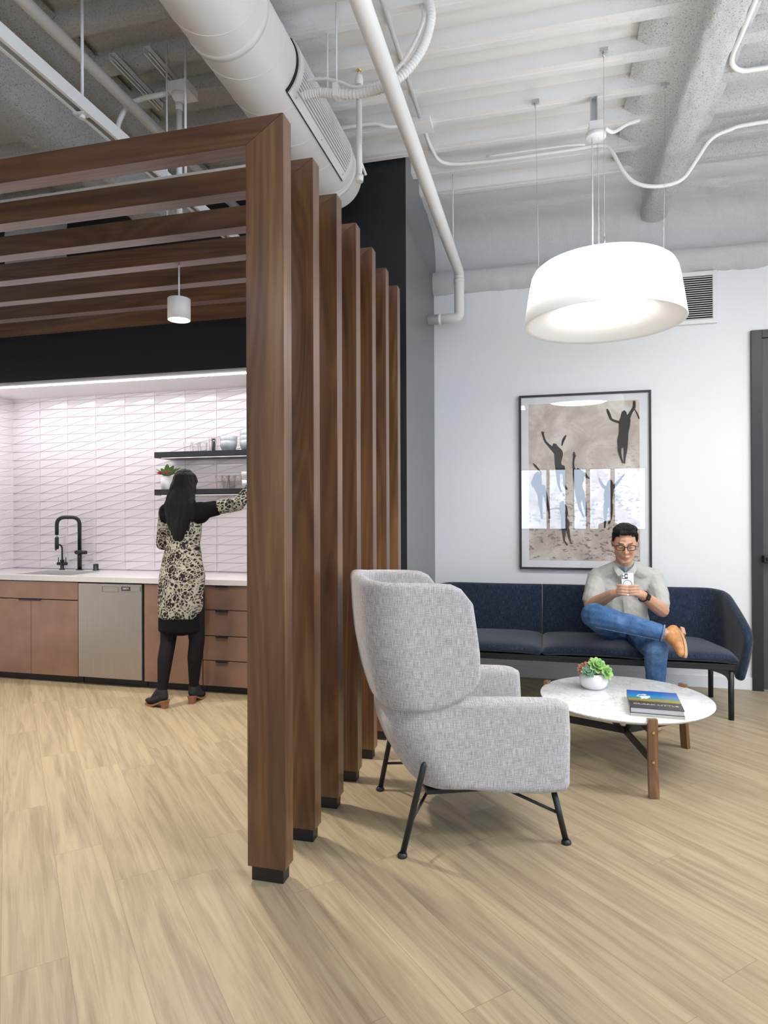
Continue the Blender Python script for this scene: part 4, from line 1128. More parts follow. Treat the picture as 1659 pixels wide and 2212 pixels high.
def stroke(b, pts, lvl, mi):
    P = crom([V((p[0], p[1], p[2])) for p in pts], 5)
    q = []
    k = 1.027/1516
    C = [V(cmap(p.x, p.y)) for p in P]; Wd = [max(.002, p.z*k*.5) for p in P]
    L, R_ = [], []
    for i, c in enumerate(C):
        t = (C[min(i+1, len(C)-1)] - C[max(i-1, 0)]).normalized(); n_ = V((-t.y, t.x))
        L.append(c+n_*Wd[i]); R_.append(c-n_*Wd[i])
    t0 = (C[1]-C[0]).normalized(); t1 = (C[-1]-C[-2]).normalized()
    pts2 = [C[0]-t0*Wd[0]*.9] + L + [C[-1]+t1*Wd[-1]*.9]
    y = YB-.0205-lvl*.00012
    lv = [b.bm.verts.new((p.x, y, p.y)) for p in L]; rv = [b.bm.verts.new((p.x, y, p.y)) for p in R_]
    a = b.bm.verts.new((pts2[0].x, y, pts2[0].y)); z = b.bm.verts.new((pts2[-1].x, y, pts2[-1].y))
    fs = [b.bm.faces.new((lv[i], rv[i], rv[i+1], lv[i+1])) for i in range(len(lv)-1)]
    fs += [b.bm.faces.new((a, rv[0], lv[0])), b.bm.faces.new((z, lv[-1], rv[-1]))]
    for f in fs:
        f.material_index = mi
        if f.normal.y > 0 or (f.normal_update() or f.normal.y > 0): f.normal_flip()
b = B(); b.box(PX0, PX1, YB-.0204, YB-.0195, PZ0, PZ1, mi=0)
FIG = [
 [[(350, 552, 30), (362, 600, 26), (385, 660, 26), (440, 718, 36), (500, 775, 60)], [(488, 700, 55), (505, 730, 60), (535, 790, 105), (535, 850, 92), (530, 910, 78), (548, 985, 92), (560, 1010, 80)], [(588, 950, 46), (600, 1060, 30), (603, 1160, 26), (630, 1212, 30)], [(525, 985, 50), (532, 1080, 42), (540, 1170, 26), (566, 1242, 14)], [(577, 706, 14), (592, 650, 30), (612, 610, 26), (628, 585, 10)], [(352, 575, 6), (338, 545, 8)], [(358, 570, 6), (372, 548, 8)]],
 [[(236, 914, 10), (265, 945, 26), (300, 985, 20), (330, 1030, 26), (300, 1070, 60)], [(290, 1040, 80), (285, 1110, 110), (292, 1190, 96), (318, 1270, 70), (322, 1390, 48), (332, 1480, 28), (340, 1550, 26)], [(352, 1180, 60), (385, 1300, 48), (412, 1420, 34), (428, 1500, 24), (428, 1550, 26)], [(232, 1190, 10), (225, 1130, 24), (262, 1080, 40)]],
 [[(716, 785, 20), (722, 828, 32), (712, 880, 22), (712, 960, 26), (735, 1030, 60)], [(765, 1020, 130), (770, 1090, 125), (765, 1180, 96), (785, 1270, 112), (790, 1320, 100)], [(765, 1320, 50), (782, 1420, 38), (805, 1490, 22), (828, 1536, 20)], [(822, 1310, 52), (840, 1400, 38), (850, 1470, 24), (853, 1525, 18)], [(835, 1035, 46), (870, 1075, 26), (898, 1090, 8)], [(700, 805, 6), (712, 835, 8)], [(745, 820, 6), (730, 838, 8)]],
 [[(590, 1365, 30), (578, 1390, 62), (590, 1430, 92), (600, 1500, 92), (600, 1550, 72), (612, 1610, 104), (606, 1680, 84)], [(430, 1452, 12), (480, 1440, 18), (530, 1437, 24), (575, 1455, 40)], [(592, 1690, 44), (598, 1760, 34), (600, 1810, 18), (632, 1860, 26)], [(640, 1680, 44), (655, 1760, 30), (668, 1810, 20), (684, 1850, 10)], [(592, 1268, 16), (602, 1295, 12)]],
 [[(1402, 195, 28), (1400, 260, 34), (1362, 330, 36), (1325, 400, 60)], [(1100, 288, 22), (1122, 345, 32), (1150, 405, 26), (1232, 436, 30)], [(1290, 320, 56), (1288, 350, 68), (1298, 400, 120), (1292, 460, 128), (1282, 560, 110), (1272, 640, 122), (1270, 690, 116)], [(1240, 690, 54), (1236, 770, 40), (1252, 850, 24), (1272, 905, 18)], [(1304, 690, 54), (1300, 780, 38), (1292, 850, 24), (1290, 912, 18)], [(1408, 285, 8), (1438, 345, 16), (1455, 395, 16)]],
 [[(1128, 1120, 50), (1128, 1170, 80), (1112, 1260, 108), (1108, 1340, 92), (1105, 1390, 100)], [(1080, 1390, 54), (1074, 1500, 42), (1070, 1590, 24), (1066, 1660, 16)], [(1138, 1390, 50), (1140, 1480, 38), (1132, 1560, 24), (1112, 1612, 22)], [(1000, 1080, 14), (1022, 1130, 24), (1052, 1180, 34), (1100, 1210, 50)], [(1292, 1040, 12), (1240, 1100, 24), (1195, 1160, 32), (1150, 1200, 50)]],
]
lvl = 0
for gi, fig in enumerate(FIG):
    for s_ in fig:
        lvl += 1; stroke(b, s_, lvl, 2 if gi == 3 else 1)
pr = obj('print', b, ['art', 'figure', 'figure2'], pt, world=True, recalc=False)

# air register
RX0, RX1, RZ0, RZ1 = .676, 1.286, 2.842, 3.251
rg = thing('air_register', 'white louvred air return grille on the back wall right of the large lamp', 'vent', ((RX0+RX1)/2, YB, RZ0))
b = B(); y0 = YB-.024; t = .034
b.box(RX0, RX0+t, y0, YB-.001, RZ0, RZ1, bev=.002); b.box(RX1-t, RX1, y0, YB-.001, RZ0, RZ1, bev=.002); b.box(RX0+t, RX1-t, y0, YB-.001, RZ0, RZ0+t, bev=.002); b.box(RX0+t, RX1-t, y0, YB-.001, RZ1-t, RZ1, bev=.002); obj('frame', b, 'grille', rg, world=True)
b = B(); b.box(RX0+t, RX1-t, YB-.004, YB-.002, RZ0+t, RZ1-t); obj('duct_shade', b, 'dark', rg, world=True)  # dark sheet in place of the shade behind the louvres
b = B(); n_ = 20
for i in range(n_):
    z = RZ0+t + (RZ1-RZ0-2*t)*(i+.5)/n_; b.box(RX0+t, RX1-t, y0+.003, y0+.017, z-.0040, z+.0008, rot=(.30, 0, 0))
obj('louvres', b, 'grille', rg, world=True)

# ================================================================== LARGE PENDANT LAMP
lc = (.317, 3.97)
lp = thing('drum_pendant', 'large glowing white drum pendant lamp hanging over the coffee table', 'lamp', (*lc, 2.465))
MT['shade'] = emis('glowing_acrylic_shade', (1.0, .975, .935), .34)
_n, _ns, _ls, _b = nodes(MT['shade'])
_tc = N(_ns, 'ShaderNodeTexCoord'); _sp = N(_ns, 'ShaderNodeSeparateXYZ'); _ls.new(_tc.outputs['Object'], _sp.inputs[0])
_mr = N(_ns, 'ShaderNodeMapRange', interpolation_type='SMOOTHSTEP'); _ls.new(_sp.outputs['Z'], _mr.inputs['Value'])
_mr.inputs['From Min'].default_value = .0; _mr.inputs['From Max'].default_value = .26; _mr.inputs['To Min'].default_value = .20; _mr.inputs['To Max'].default_value = 1.7
_ls.new(_mr.outputs['Result'], _b.inputs['Emission Strength'])
MT['shade_in'] = emis('glowing_inner_ring', (1.0, .95, .88), .10)
MT['diff'] = emis('lamp_diffuser', (1.0, .95, .88), 8.5)
b = B(); b.lathe([(.4485, 0.0), (.450, .004), (.449, .010), (.430, .14), (.414, .235), (.405, .275), (.390, .305), (.365, .325), (.33, .333), (0, .335)], (0, 0, 0), 96); obj('shade', b, 'shade', lp)
b = B(); b.lathe([(.4485, 0.0), (.446, -.001), (.42, .008), (.36, .030), (.315, .048), (.290, .062)], (0, 0, 0), 96); obj('inner_ring', b, 'shade_in', lp, recalc=False)
b = B(); b.lathe([(.290, .062), (0, .066)], (0, 0, 0), 64); obj('diffuser', b, 'diff', lp, recalc=False)
for k, (x, y) in enumerate(((-.06, 3.955), (.297, 3.607), (.662, 3.987), (.317, 4.33))):
    hx, hy = lc[0] + (x-lc[0])*.96, lc[1] + (y-lc[1])*.96
    b = B(); b.tube([(hx, hy, 2.785), (x, y, 3.80)], .0011, 6); b.tube([(hx, hy, 2.785), (hx, hy, 2.83)], .004, 10); cb_ = obj('cable', b, 'galv', lp, world=True)
    b = B(); b.box(x-.022, x+.022, y-.012, y+.012, 3.80, 3.821); b.tube([(x, y, 3.80), (x, y, 3.775)], [.008, .004], 10); obj('cable_anchor', b, 'galv', cb_, world=True)
b = B(); b.lathe([(0, 3.562), (.055, 3.562), (.058, 3.566), (.058, 3.588), (0, 3.59)], (.283, 3.99, 0), 36); b.box(.243, .323, 3.95, 4.03, 3.588, 3.648, bev=.003); obj('canopy', b, 'white_metal', lp, world=True)
b = B(); b.tube([(.262, 3.98, 3.563), (.262, 3.98, 2.80)], .0042, 8); b.tube([(.297, 3.98, 3.563), (.297, 3.98, 2.80)], .0011, 6); obj('power_cord', b, 'white_metal', lp, world=True)
b = B()
for dx in (-.020, .014): b.box(.275+dx, .275+dx+.006, 4.0, 4.04, 3.648, 3.822)
b.box(.255, .295, 4.034, 4.04, 3.648, 3.822); obj('hanger_channel', b, 'galv', lp, world=True)

# ================================================================== OVERHEAD SERVICES
def at(x, y, **k):
    """point of the room seen at photo pixel (x, y) on the plane X=, Y= or Z="""
    d = _f + _r*(x-829.5)/1403.95 - _u*(y-1103.55)/1403.95
    (a, val), = k.items(); i = 'XYZ'.index(a); o = V((0, 0, CAMZ))
    return o + d*((val-o[i])/d[i])
dXc, dZc, dR, dYe = -1.374, 3.585, .195, 4.12
du = thing('spiral_duct', 'large round white spiral air duct crossing above the slat frames', 'duct', (dXc, 1.0, dZc))
b = B(); b.lathe([(0, YR), (dR, YR), (dR, dYe-.012), (dR-.004, dYe), (0, dYe+.004)], (dXc, 0, dZc), 72, axis='Y')
obj('duct_body', b, 'duct', du, world=True)
b = B(); pts = []
pitch = .285
for i in range(int((dYe-YR-.1)/pitch*40)):
    a = 2*PI*i/40 + 1.2; y = YR + .05 + pitch*i/40
    pts.append((dXc + (dR+.0003)*math.cos(a), y, dZc + (dR+.0003)*math.sin(a)))
b.tube(pts, .0022, 6); obj('spiral_seam', b, 'duct', du, world=True)
for y in (2.62, 3.42+.55):
    b = B(); b.lathe([(dR-.001, y-.018), (dR+.0035, y-.016), (dR+.0035, y+.016), (dR-.001, y+.018)], (dXc, 0, dZc), 72, axis='Y'); obj('joint_band', b, 'duct', du, world=True)
# register set in the flank of the duct
def arc_pl(b, y0, y1, a0, a1, r0, r1, n=16):
    vs = []
    for i in range(n+1):
        a = math.radians(a0 + (a1-a0)*i/n)
        for r in (r0, r1):
            for y in (y0, y1): vs.append((dXc+r*math.cos(a), y, dZc+r*math.sin(a)))
    fs = [(0, 1, 3, 2), (4*n, 4*n+2, 4*n+3, 4*n+1)]
    for i in range(n):
        o_ = i*4; fs += [(o_, o_+4, o_+5, o_+1), (o_+2, o_+3, o_+7, o_+6), (o_, o_+2, o_+6, o_+4), (o_+1, o_+5, o_+7, o_+3)]
    b._add(vs, fs)
aL, aH, ya, yb_ = -45, 33, 2.98, 3.86
b = B(); arc_pl(b, ya, yb_, aL, aL+11, dR+.004, dR+.016); arc_pl(b, ya, yb_, aH-7, aH, dR+.004, dR+.016); arc_pl(b, ya, ya+.045, aL+11, aH-7, dR+.004, dR+.016); arc_pl(b, yb_-.045, yb_, aL+11, aH-7, dR+.004, dR+.016); rg2 = obj('register_frame', b, 'white_metal', du, world=True)
b = B(); arc_pl(b, ya-.016, yb_+.002, aL-.8, aH+1, dR-.002, dR+.006); obj('gasket', b, 'dark', rg2, world=True)
b = B()
for i in range(13):
    a = aL+12 + (aH-8-aL-12)*(i+.5)/13; arc_pl(b, ya+.045, yb_-.045, a-1.2, a+1.0, dR+.005, dR+.014, 2)
obj('slats', b, 'white_metal', rg2, world=True)
b = B(); arc_pl(b, ya+.045, yb_-.045, aL+11, aH-7, dR+.0045, dR+.0065); obj('damper', b, 'galv', rg2, world=True)
for y in (ya+.06, (ya+yb_)/2, yb_-.06):
    b = B(); a = math.radians(aL+5.5); c = V((dXc+(dR+.016)*math.cos(a), y, dZc+(dR+.016)*math.sin(a))); n_ = V((math.cos(a), 0, math.sin(a))); b.tube([c-n_*.003, c+n_*.003], .005, 10)
    obj('screw', b, 'galv', rg2, world=True)

def pipe(name, pts, r, m, label, cat, n=16, group=None, fr=None, parts=None):
    P_ = fillet(pts, fr, 8) if fr else pts
    b = B(); b.tube(P_, r, n)
    c = V(pts[0]); return centred(name, b, m, label, cat, c, group)
sm_ = thing('sprinkler_main', 'thick white sprinkler pipe running back and turning into the charcoal wall', 'pipe', (-.70, YR, 3.405))
b = B(); b.tube(fillet([(-.70, YR, 3.405), (-.69, 5.262, 3.325), (-.69, 5.262, 2.955), (XS, 5.262, 2.955)], .045, 8), .040, 24); obj('pipe', b, 'pipe', sm_, world=True)
b = B(); b.tube([(-.868, 5.262, 2.955), (-.838, 5.262, 2.955)], .0435, 24); obj('coupling', b, 'pipe', sm_, world=True)
b = B(); b.tube([(-.69, 5.262, 3.24), (-.69, 5.262, 3.27)], .0435, 24); obj('coupling', b, 'pipe', sm_, world=True)
pipe('conduit', [(-.775, YR, 3.812), (-.752, 3.93, 3.812)], .0125, 'pipe', 'straight white conduit beside the thick pipe, ending at the square box', 'conduit')
jb = thing('junction_box', 'square white junction box on the ceiling beside the thick pipe', 'junction box', (-.75, 3.995, 3.79))
b = B(); b.box(-.81, -.69, 3.93, 4.055, 3.785, 3.818, bev=.002); obj('box', b, 'white_metal', jb, world=True)
b = B(); b.box(-.813, -.687, 3.927, 4.058, 3.779, 3.785, bev=.001); obj('cover', b, 'white_metal', jb, world=True)
c_ = [(-.745, 4.05, 3.80), (-.742, 4.25, 3.80), (-.69, 4.46, 3.798), (-.45, 4.52, 3.798), (.12, 4.52, 3.798)]
tail = [at(x, y, Y=4.52) for x, y in ((1300, 314), (1322, 328), (1345, 368), (1368, 392), (1400, 402), (1440, 400), (1476, 385), (1505, 345), (1535, 302), (1575, 281), (1659, 262))]
pipe('conduit', crom([V(p) for p in c_] + tail + [V((2.6, 4.52, tail[-1].z+.01))], 8), .0125, 'pipe', 'long white conduit along the ceiling that dips under the sprayed joist', 'conduit')
pipe('conduit', crom([V((-.40, 4.475, 3.808)), V((.10, 4.475, 3.808)), V((.25, 4.50, 3.81))], 6), .007, 'pipe', 'thin white line running just above the long bent conduit', 'conduit', 10)
pipe('conduit', crom([at(x, y, Z=3.80) for x, y in ((1650, -40), (1632, 0), (1600, 78), (1583, 118), (1583, 140), (1600, 152), (1630, 150), (1700, 138), (1900, 100))], 8), .0125, 'pipe', 'white conduit hooking round a corner at the upper right of the ceiling', 'conduit')
pipe('conduit', crom([V((-1.30, 3.90, 3.80)), V((-1.05, 3.905, 3.80)), V((-.95, 3.93, 3.78)), V((-.81, 3.97, 3.795))], 6), .011, 'pipe', 'short white conduit from the square box towards the round duct', 'conduit')
pipe('conduit', crom([V((.335, 4.0, 3.62)), at(1325, 285, Y=4.05), at(1355, 268, Y=4.12), at(1380, 260, Y=4.2)], 6), .011, 'pipe', 'short curved conduit from the big lamp canopy to the ceiling', 'conduit')
# flexible conduits
def flex(name, pts, r, rib, m, label):
    c = crom([V(p) for p in pts], 60); q = [c[0]]; L = 0
    for p in c[1:]:
        if (p-q[-1]).length >= rib/4: q.append(p)
    rr = [r*(1 + (.10 if i % 4 in (0, 1) else -.06)) for i in range(len(q))]
    b = B(); b.tube(q, rr, 14)
    return centred(name, b, m, label, 'flexible conduit', q[0])
flex('flexible_conduit', [(-.56, 3.1, 3.875)] + [at(x, y, Y=3.02) for x, y in ((931, 30), (924, 75), (905, 118), (872, 160), (830, 188), (775, 203), (720, 203), (690, 200))] + [(-1.17, 3.02, 3.44)], .021, .011, 'pipe', 'thick white ribbed conduit looping from the ceiling to the round duct')
flex('flexible_conduit', [(-.60, 3.10, 3.875)] + [at(x, y, Y=3.075) for x, y in ((915, 30), (903, 75), (876, 125), (845, 160), (805, 184), (765, 188), (735, 178), (700, 170))] + [(-1.17, 3.075, 3.55)], .0085, .007, 'pipe', 'thin white ribbed conduit looping beside the thick one to the duct')
cl = thing('conduit_hanger', 'white strap on a thin rod holding the looped ribbed conduit', 'hanger', (*at(727, 200, Y=3.02)[:2], 3.5))
q = at(727, 200, Y=3.02)
b = B(); b.box(q.x-.014, q.x+.014, 2.992, 3.048, q.z-.030, q.z+.036, bev=.003); obj('strap', b, 'white_metal', cl, world=True)
b = B(); b.tube([(q.x, 3.02, q.z+.03), (q.x, 3.02, 3.87)], .0048, 8); obj('rod', b, 'white_metal', cl, world=True)
q = at(707, 60, Z=3.85)
pipe('hanger_rod', [(q.x, q.y, 3.865), (q.x, q.y, 3.50)], .0042, 'white_metal', 'thin white rod beside the looped conduit strap', 'rod', 8)
q = at(978, 370, Y=4.70)
pipe('hanger_rod', [(q.x, 4.70, q.z+.02), (q.x, 4.70, q.z-.50)], .004, 'white_metal', 'thin white rod hanging right of the thick sprinkler pipe', 'rod', 8)
sk = thing('sprinkler_drop', 'white vertical pipe with brass stud beside the round duct end', 'pipe', (-1.0, 3.441, 3.21))
b = B(); b.tube([(-1.0, 3.441, 3.215), (-1.0, 3.441, 3.74)], .0165, 16); obj('pipe', b, 'pipe', sk, world=True)
b = B(); b.tube([(-1.0, 3.441, 3.735), (-1.0, 3.441, 3.74), (-1.0, 3.441, 3.765), (-1.0, 3.441, 3.785), (-1.0, 3.441, 3.80)], [.019, .0225, .0225, .019, .010], 16); obj('reducer', b, 'pipe', sk, world=True)
b = B(); b.tube([(-1.0, 3.441, 3.80), (-1.0, 3.441, 3.83)], .004, 8); b.lathe([(0, 3.812), (.013, 3.815), (.015, 3.822), (0, 3.824)], (-1.0, 3.441, 0), 20); obj('brass_stud', b, 'brass', sk, world=True)
b = B(); b.tube([(-1.0, 3.441, 3.20), (-1.0, 3.441, 3.235)], [.021, .024], 16); obj('elbow', b, 'pipe', sk, world=True)
pipe('pipe_stub', [at(774, 335, Y=3.47), at(790, 378, Y=3.56)], .008, 'pipe', 'short slanting pipe stub behind the vertical pipe at the duct end', 'pipe', 10)
# over the kitchen
pipe('ceiling_pipe', [(-2.235, YR, 3.62), (-2.19, YK, 3.60)], .029, 'pipe', 'grey white pipe running back under the rough girder at upper left', 'pipe', 18)
st = thing('strut_channel', 'long white open channel hanging on rods above the slat frames', 'channel', (-2.02, 2.4, 3.17))
b = B(); X_, Z_ = -2.015, 3.165; y0, y1 = 1.985, 4.36
b.box(X_-.029, X_-.026, y0, y1, Z_, Z_+.060); b.box(X_+.026, X_+.029, y0, y1, Z_, Z_+.060); b.box(X_-.026, X_+.026, y0, y1, Z_+.057, Z_+.060)
b.box(X_-.026, X_-.014, y0, y1, Z_, Z_+.003); b.box(X_+.014, X_+.026, y0, y1, Z_, Z_+.003); obj('channel', b, 'white_metal', st, world=True)
for y in (2.49, 3.30):
    b = B(); b.tube([(X_, y, Z_-.012), (X_, y, 3.87)], .0068, 10); r_ = obj('rod', b, 'white_metal', st, world=True)
    b = B(); b.box(X_-.034, X_+.034, y-.022, y+.022, Z_-.006, Z_-.001); b.tube([(X_, y, Z_-.022), (X_, y, Z_-.006)], .013, 6); obj('clamp_plate', b, 'white_metal', r_, world=True)
for k, (xa, xb, y0, y1, lab) in enumerate(((-2.245, -2.205, 2.98, 3.42, 'short open channel fixed to the ceiling, left of two above the slats'), (-2.04, -2.0, 2.98, 3.27, 'short open channel fixed to the ceiling, right of two above the slats'))):
    b = B(); z0 = 3.775
    b.box(xa, xa+.003, y0, y1, z0, z0+.04); b.box(xb-.003, xb, y0, y1, z0, z0+.04); b.box(xa, xb, y0, y1, z0+.037, z0+.04); b.box(xa, xa+.012, y0, y1, z0, z0+.003); b.box(xb-.012, xb, y0, y1, z0, z0+.003)
    centred('ceiling_channel', b, 'white_metal', lab, 'channel', ((xa+xb)/2, y0, z0), 'short channels on the ceiling')
jb2 = thing('junction_box', 'white junction box with a drop pipe above the slat beams', 'junction box', (-1.955, 3.22, 3.68))
b = B(); b.box(-2.01, -1.895, 3.16, 3.28, 3.695, 3.745, bev=.002); b.box(-2.012, -1.893, 3.158, 3.282, 3.69, 3.695); obj('box', b, 'white_metal', jb2, world=True)
b = B(); b.tube([(-1.965, 3.2, 3.69), (-1.965, 3.2, 3.665), (-1.965, 3.2, 3.64)], [.042, .036, .018], 20); b.tube([(-1.965, 3.2, 3.65), (-1.965, 3.2, 2.90)], .0155, 14); b.tube([(-1.965, 3.2, 3.60), (-1.965, 3.2, 3.64)], .0185, 14); obj('drop_pipe', b, 'pipe', jb2, world=True)
pipe('conduit', crom([V((-2.022, 3.22, 3.72))] + [at(x, y, Y=3.15) for x, y in ((345, 205), (305, 214), (278, 228), (258, 262), (252, 300), (250, 370))] , 8), .0135, 'pipe', 'curved white conduit from the junction box down behind the first slat beam', 'conduit')
for x, y, lab in ((360, 105, 'thin white rod hanging left of the junction box above the slats'), (400, 70, 'white rod hanging right of the junction box above the slats')):
    q = at(x, y, Z=3.84); pipe('hanger_rod', [(q.x, q.y, 3.865), (q.x, q.y, 2.95)], .0045 if x < 380 else .0068, 'white_metal', lab, 'rod', 8)
# tangle of pale cables on the strut above the third gap
rnd = random.Random(11); ca = []
b = B()
for i in range(5):
    p0 = V((-1.90, 3.0+.03*i, 3.03)); b.tube(crom([V((-1.99, 3.05+.03*i, 3.16)), V((-1.93+.02*i, 2.98, 3.06)), V((-1.86, 3.0+.02*i, 3.055+.01*i)), V((-1.80+.02*i, 3.03, 3.10+.008*i)), V((-1.86, 3.12, 3.16))], 6), .0035, 6)
centred('cable_bundle', b, 'white_metal', 'small tangle of pale cables above the slat beams', 'cables', (-1.9, 3.03, 3.06))

# ================================================================== PEOPLE
def ball(c, r, R=None, n=12):
    """points of a (possibly stretched and turned) sphere"""
    rx, ry, rz = r if isinstance(r, (tuple, list)) else (r, r, r)
    c = V(c); out = []
    for i in range(n//2+1):
        ph = -PI/2 + PI*i/(n//2)
        for k in range(n if 0 < i < n//2 else 1):
            th = 2*PI*k/n; p = V((rx*math.cos(ph)*math.cos(th), ry*math.cos(ph)*math.sin(th), rz*math.sin(ph)))
            out.append(c + (R @ p if R is not None else p))
    return out
def hull(bm, pts):
    t = bmesh.new()
    for p in pts: t.verts.new(p)
    r = bmesh.ops.convex_hull(t, input=t.verts[:])
    bmesh.ops.delete(t, geom=list({g for g in r['geom_interior'] + r['geom_unused'] if isinstance(g, bmesh.types.BMVert)}), context='VERTS')
    bmesh.ops.recalc_face_normals(t, faces=t.faces[:])
    me = bpy.data.meshes.new('t'); t.to_mesh(me); t.free(); bm.from_mesh(me); bpy.data.meshes.remove(me)
def limb(*nodes_):
    """chain of (point, radius): tapered limb pieces"""
    return [[nodes_[i], nodes_[i+1]] for i in range(len(nodes_)-1)]
def blob(name, prims, voxel, smooth_, m, parent, label=None, wrinkle=None, post=None):
    """grow one continuous skin round overlapping rounded pieces; coordinates in the room's frame"""
    bm = bmesh.new()
    for pr_ in prims:
        pts = []
        for nd in pr_:
            pts += ball(nd[0], nd[1], nd[2] if len(nd) > 2 else None)
        hull(bm, pts)
    me = bpy.data.meshes.new(name); bm.to_mesh(me); bm.free()
    o = bpy.data.objects.new(name, me); COL.objects.link(o)
    md = o.modifiers.new('r', 'REMESH'); md.mode = 'VOXEL'; md.voxel_size = voxel; md.use_smooth_shade = True
    s_ = o.modifiers.new('s', 'SMOOTH'); s_.factor = .5; s_.iterations = smooth_
    dg = bpy.context.evaluated_depsgraph_get(); dg.update()
    me2 = bpy.data.meshes.new_from_object(o.evaluated_get(dg))
    bpy.data.objects.remove(o); bpy.data.meshes.remove(me)
    me2.name = name
    if wrinkle:
        ns_ = [v.normal.copy() for v in me2.vertices]
        for v, n_ in zip(me2.vertices, ns_):
            v.co = v.co + n_*wrinkle(v.co)
    for mm_ in (m if isinstance(m, (list, tuple)) else [m]): me2.materials.append(MT[mm_])
    for p in me2.polygons: p.use_smooth = True
    if post: post(me2)
    me2.transform(XF[parent.name].inverted())
    o2 = bpy.data.objects.new(name, me2); COL.objects.link(o2); o2.parent = parent; XF[o2.name] = XF[parent.name]
    if label: o2['label'] = label
    return o2

# ---------------------------------------------------------------- seated man
man = thing('person', 'seated person in pale grey shirt and blue jeans, legs crossed, looking at a phone', 'person', (.53, 5.0, 0))
HC = V((.528, 4.885, 1.145))                        # head centre
HR = Matrix.Rotation(math.radians(-2), 3, 'Z') @ Matrix.Rotation(math.radians(17), 3, 'X')
def hd(x, y, z):                                   # head frame: x to the right in the photo, y back, z up
    return HC + HR @ V((x*1.10, y*1.10, z*1.10))
def hp(x, y, z, r): 
    return (hd(x, y, z), tuple(q*1.10 for q in r) if isinstance(r, tuple) else r*1.10, HR)
head = [
 [hp(0, .022, .040, (.074, .088, .076))], [hp(0, -.005, .010, (.0745, .080, .086))],
 [hp(0, -.030, -.030, (.062, .055, .055)), hp(0, -.052, -.088, (.026, .020, .018))],
 [hp(-.052, -.018, -.050, .017), hp(-.018, -.058, -.094, .015)], [hp(.052, -.018, -.050, .017), hp(.018, -.058, -.094, .015)],
 [hp(-.018, -.062, -.098, .012), hp(.018, -.062, -.098, .012)],
 [hp(-.034, -.062, -.022, .022)], [hp(.034, -.062, -.022, .022)],
 [hp(-.034, -.074, .030, .0085), hp(-.012, -.083, .026, .0085)], [hp(.034, -.074, .030, .0085), hp(.012, -.083, .026, .0085)],
 [hp(0, -.082, .022, .0075), hp(0, -.104, -.024, .0095)], [hp(0, -.100, -.026, .0115)], [hp(-.011, -.091, -.028, .0080)], [hp(.011, -.091, -.028, .0080)],
 [hp(-.020, -.078, -.059, .0055), hp(0, -.087, -.0575, .0065), ], [hp(.020, -.078, -.059, .0055), hp(0, -.087, -.0575, .0065)],
 [hp(-.015, -.078, -.066, .0065), hp(.015, -.078, -.066, .0065), hp(0, -.084, -.067, .007)],
 [hp(-.031, -.0765, .010, (.0135, .009, .0095))], [hp(.031, -.0765, .010, (.0135, .009, .0095))],
 [hp(-.077, .012, .008, (.007, .014, .024))], [hp(.077, .012, .008, (.007, .014, .024))], [hp(-.075, .006, -.014, (.006, .008, .010))], [hp(.075, .006, -.014, (.006, .008, .010))],
]
NB = V((.530, 4.965, 1.005))
shR, shL = V((.350, 4.990, .890)), V((.730, 4.990, .898))
elR, elL = V((.298, 4.850, .705)), V((.765, 4.850, .690))
wrR, wrL = V((.428, 4.640, .822)), V((.600, 4.640, .822))
hipR, hipL = V((.445, 5.03, .515)), V((.615, 5.03, .515))
knR, anR = V((.300, 4.500, .688)), V((.712, 4.440, .600))
knL, anL = V((.672, 4.480, .478)), V((.662, 4.500, .120))
torso = [
 [(V((.53, 5.0, .965)), (.07, .05, .03)), (V((.53, 5.02, .92)), (.15, .07, .05))],
 [(NB+V((0, .01, -.02)), .060), (hd(0, .01, -.045), .056)],
 [(V((.53, 5.045, .900)), (.150, .085, .070)), (V((.53, 5.05, .800)), (.145, .095, .080))], [(V((.53, 5.05, .800)), (.145, .095, .080)), (V((.53, 5.04, .620)), (.145, .105, .080))],
 [(V((.53, 5.03, .54)), (.160, .12, .085))],
 [(NB+V((0, 0, -.03)), .040), (shR, .058)], [(NB+V((0, 0, -.03)), .040), (shL, .058)], [(shR, .070), (V((.45, 5.02, .80)), .09)], [(shL, .070), (V((.61, 5.02, .80)), .09)],
]
arms_ = limb((shR, .066), (elR, .050)) + limb((elR, .050), (elR*.62+wrR*.38, .047), (wrR, .030)) + limb((shL, .066), (elL, .050)) + limb((elL, .050), (elL*.62+wrL*.38, .047), (wrL, .030))
# hands holding the phone between them
phC = V((.514, 4.602, .852))
def hand(s, wr):
    """s=-1 the hand on the left of the photo; fingers wrap behind the phone towards the camera side"""
    X = lambda dx, dy, dz: phC + V((s*dx, dy, dz))
    out = [[(wr, .027), (X(.060, .010, -.022), (.024, .020, .028))], [(X(.060, .008, -.020), (.022, .017, .030)), (X(.044, -.008, -.010), (.018, .014, .028))]]
    # four fingers, unequal, curling round the back of the case (which faces the camera)
    for i, (z0, L, r) in enumerate(((.029, .054, .0098), (.010, .058, .0102), (-.009, .054, .0100), (-.027, .044, .0090))):
        a = X(.060, -.010, z0); b_ = X(.040, -.024, z0+.002); c = X(.040-L*.45, -.0245, z0-.001); d = X(.040-L*.82, -.0195, z0-.004)
        out += limb((a, r*1.12), (b_, r*1.05), (c, r), (d, r*.85))
    # thumb from the side of the palm over the screen side
    out += limb((X(.062, .014, -.018), .013), (X(.050, .020, .006), .0105), (X(.030, .018, .018), .0095), (X(.014, .014, .020), .008))
    return out
hands = hand(-1, wrR) + hand(1, wrL)
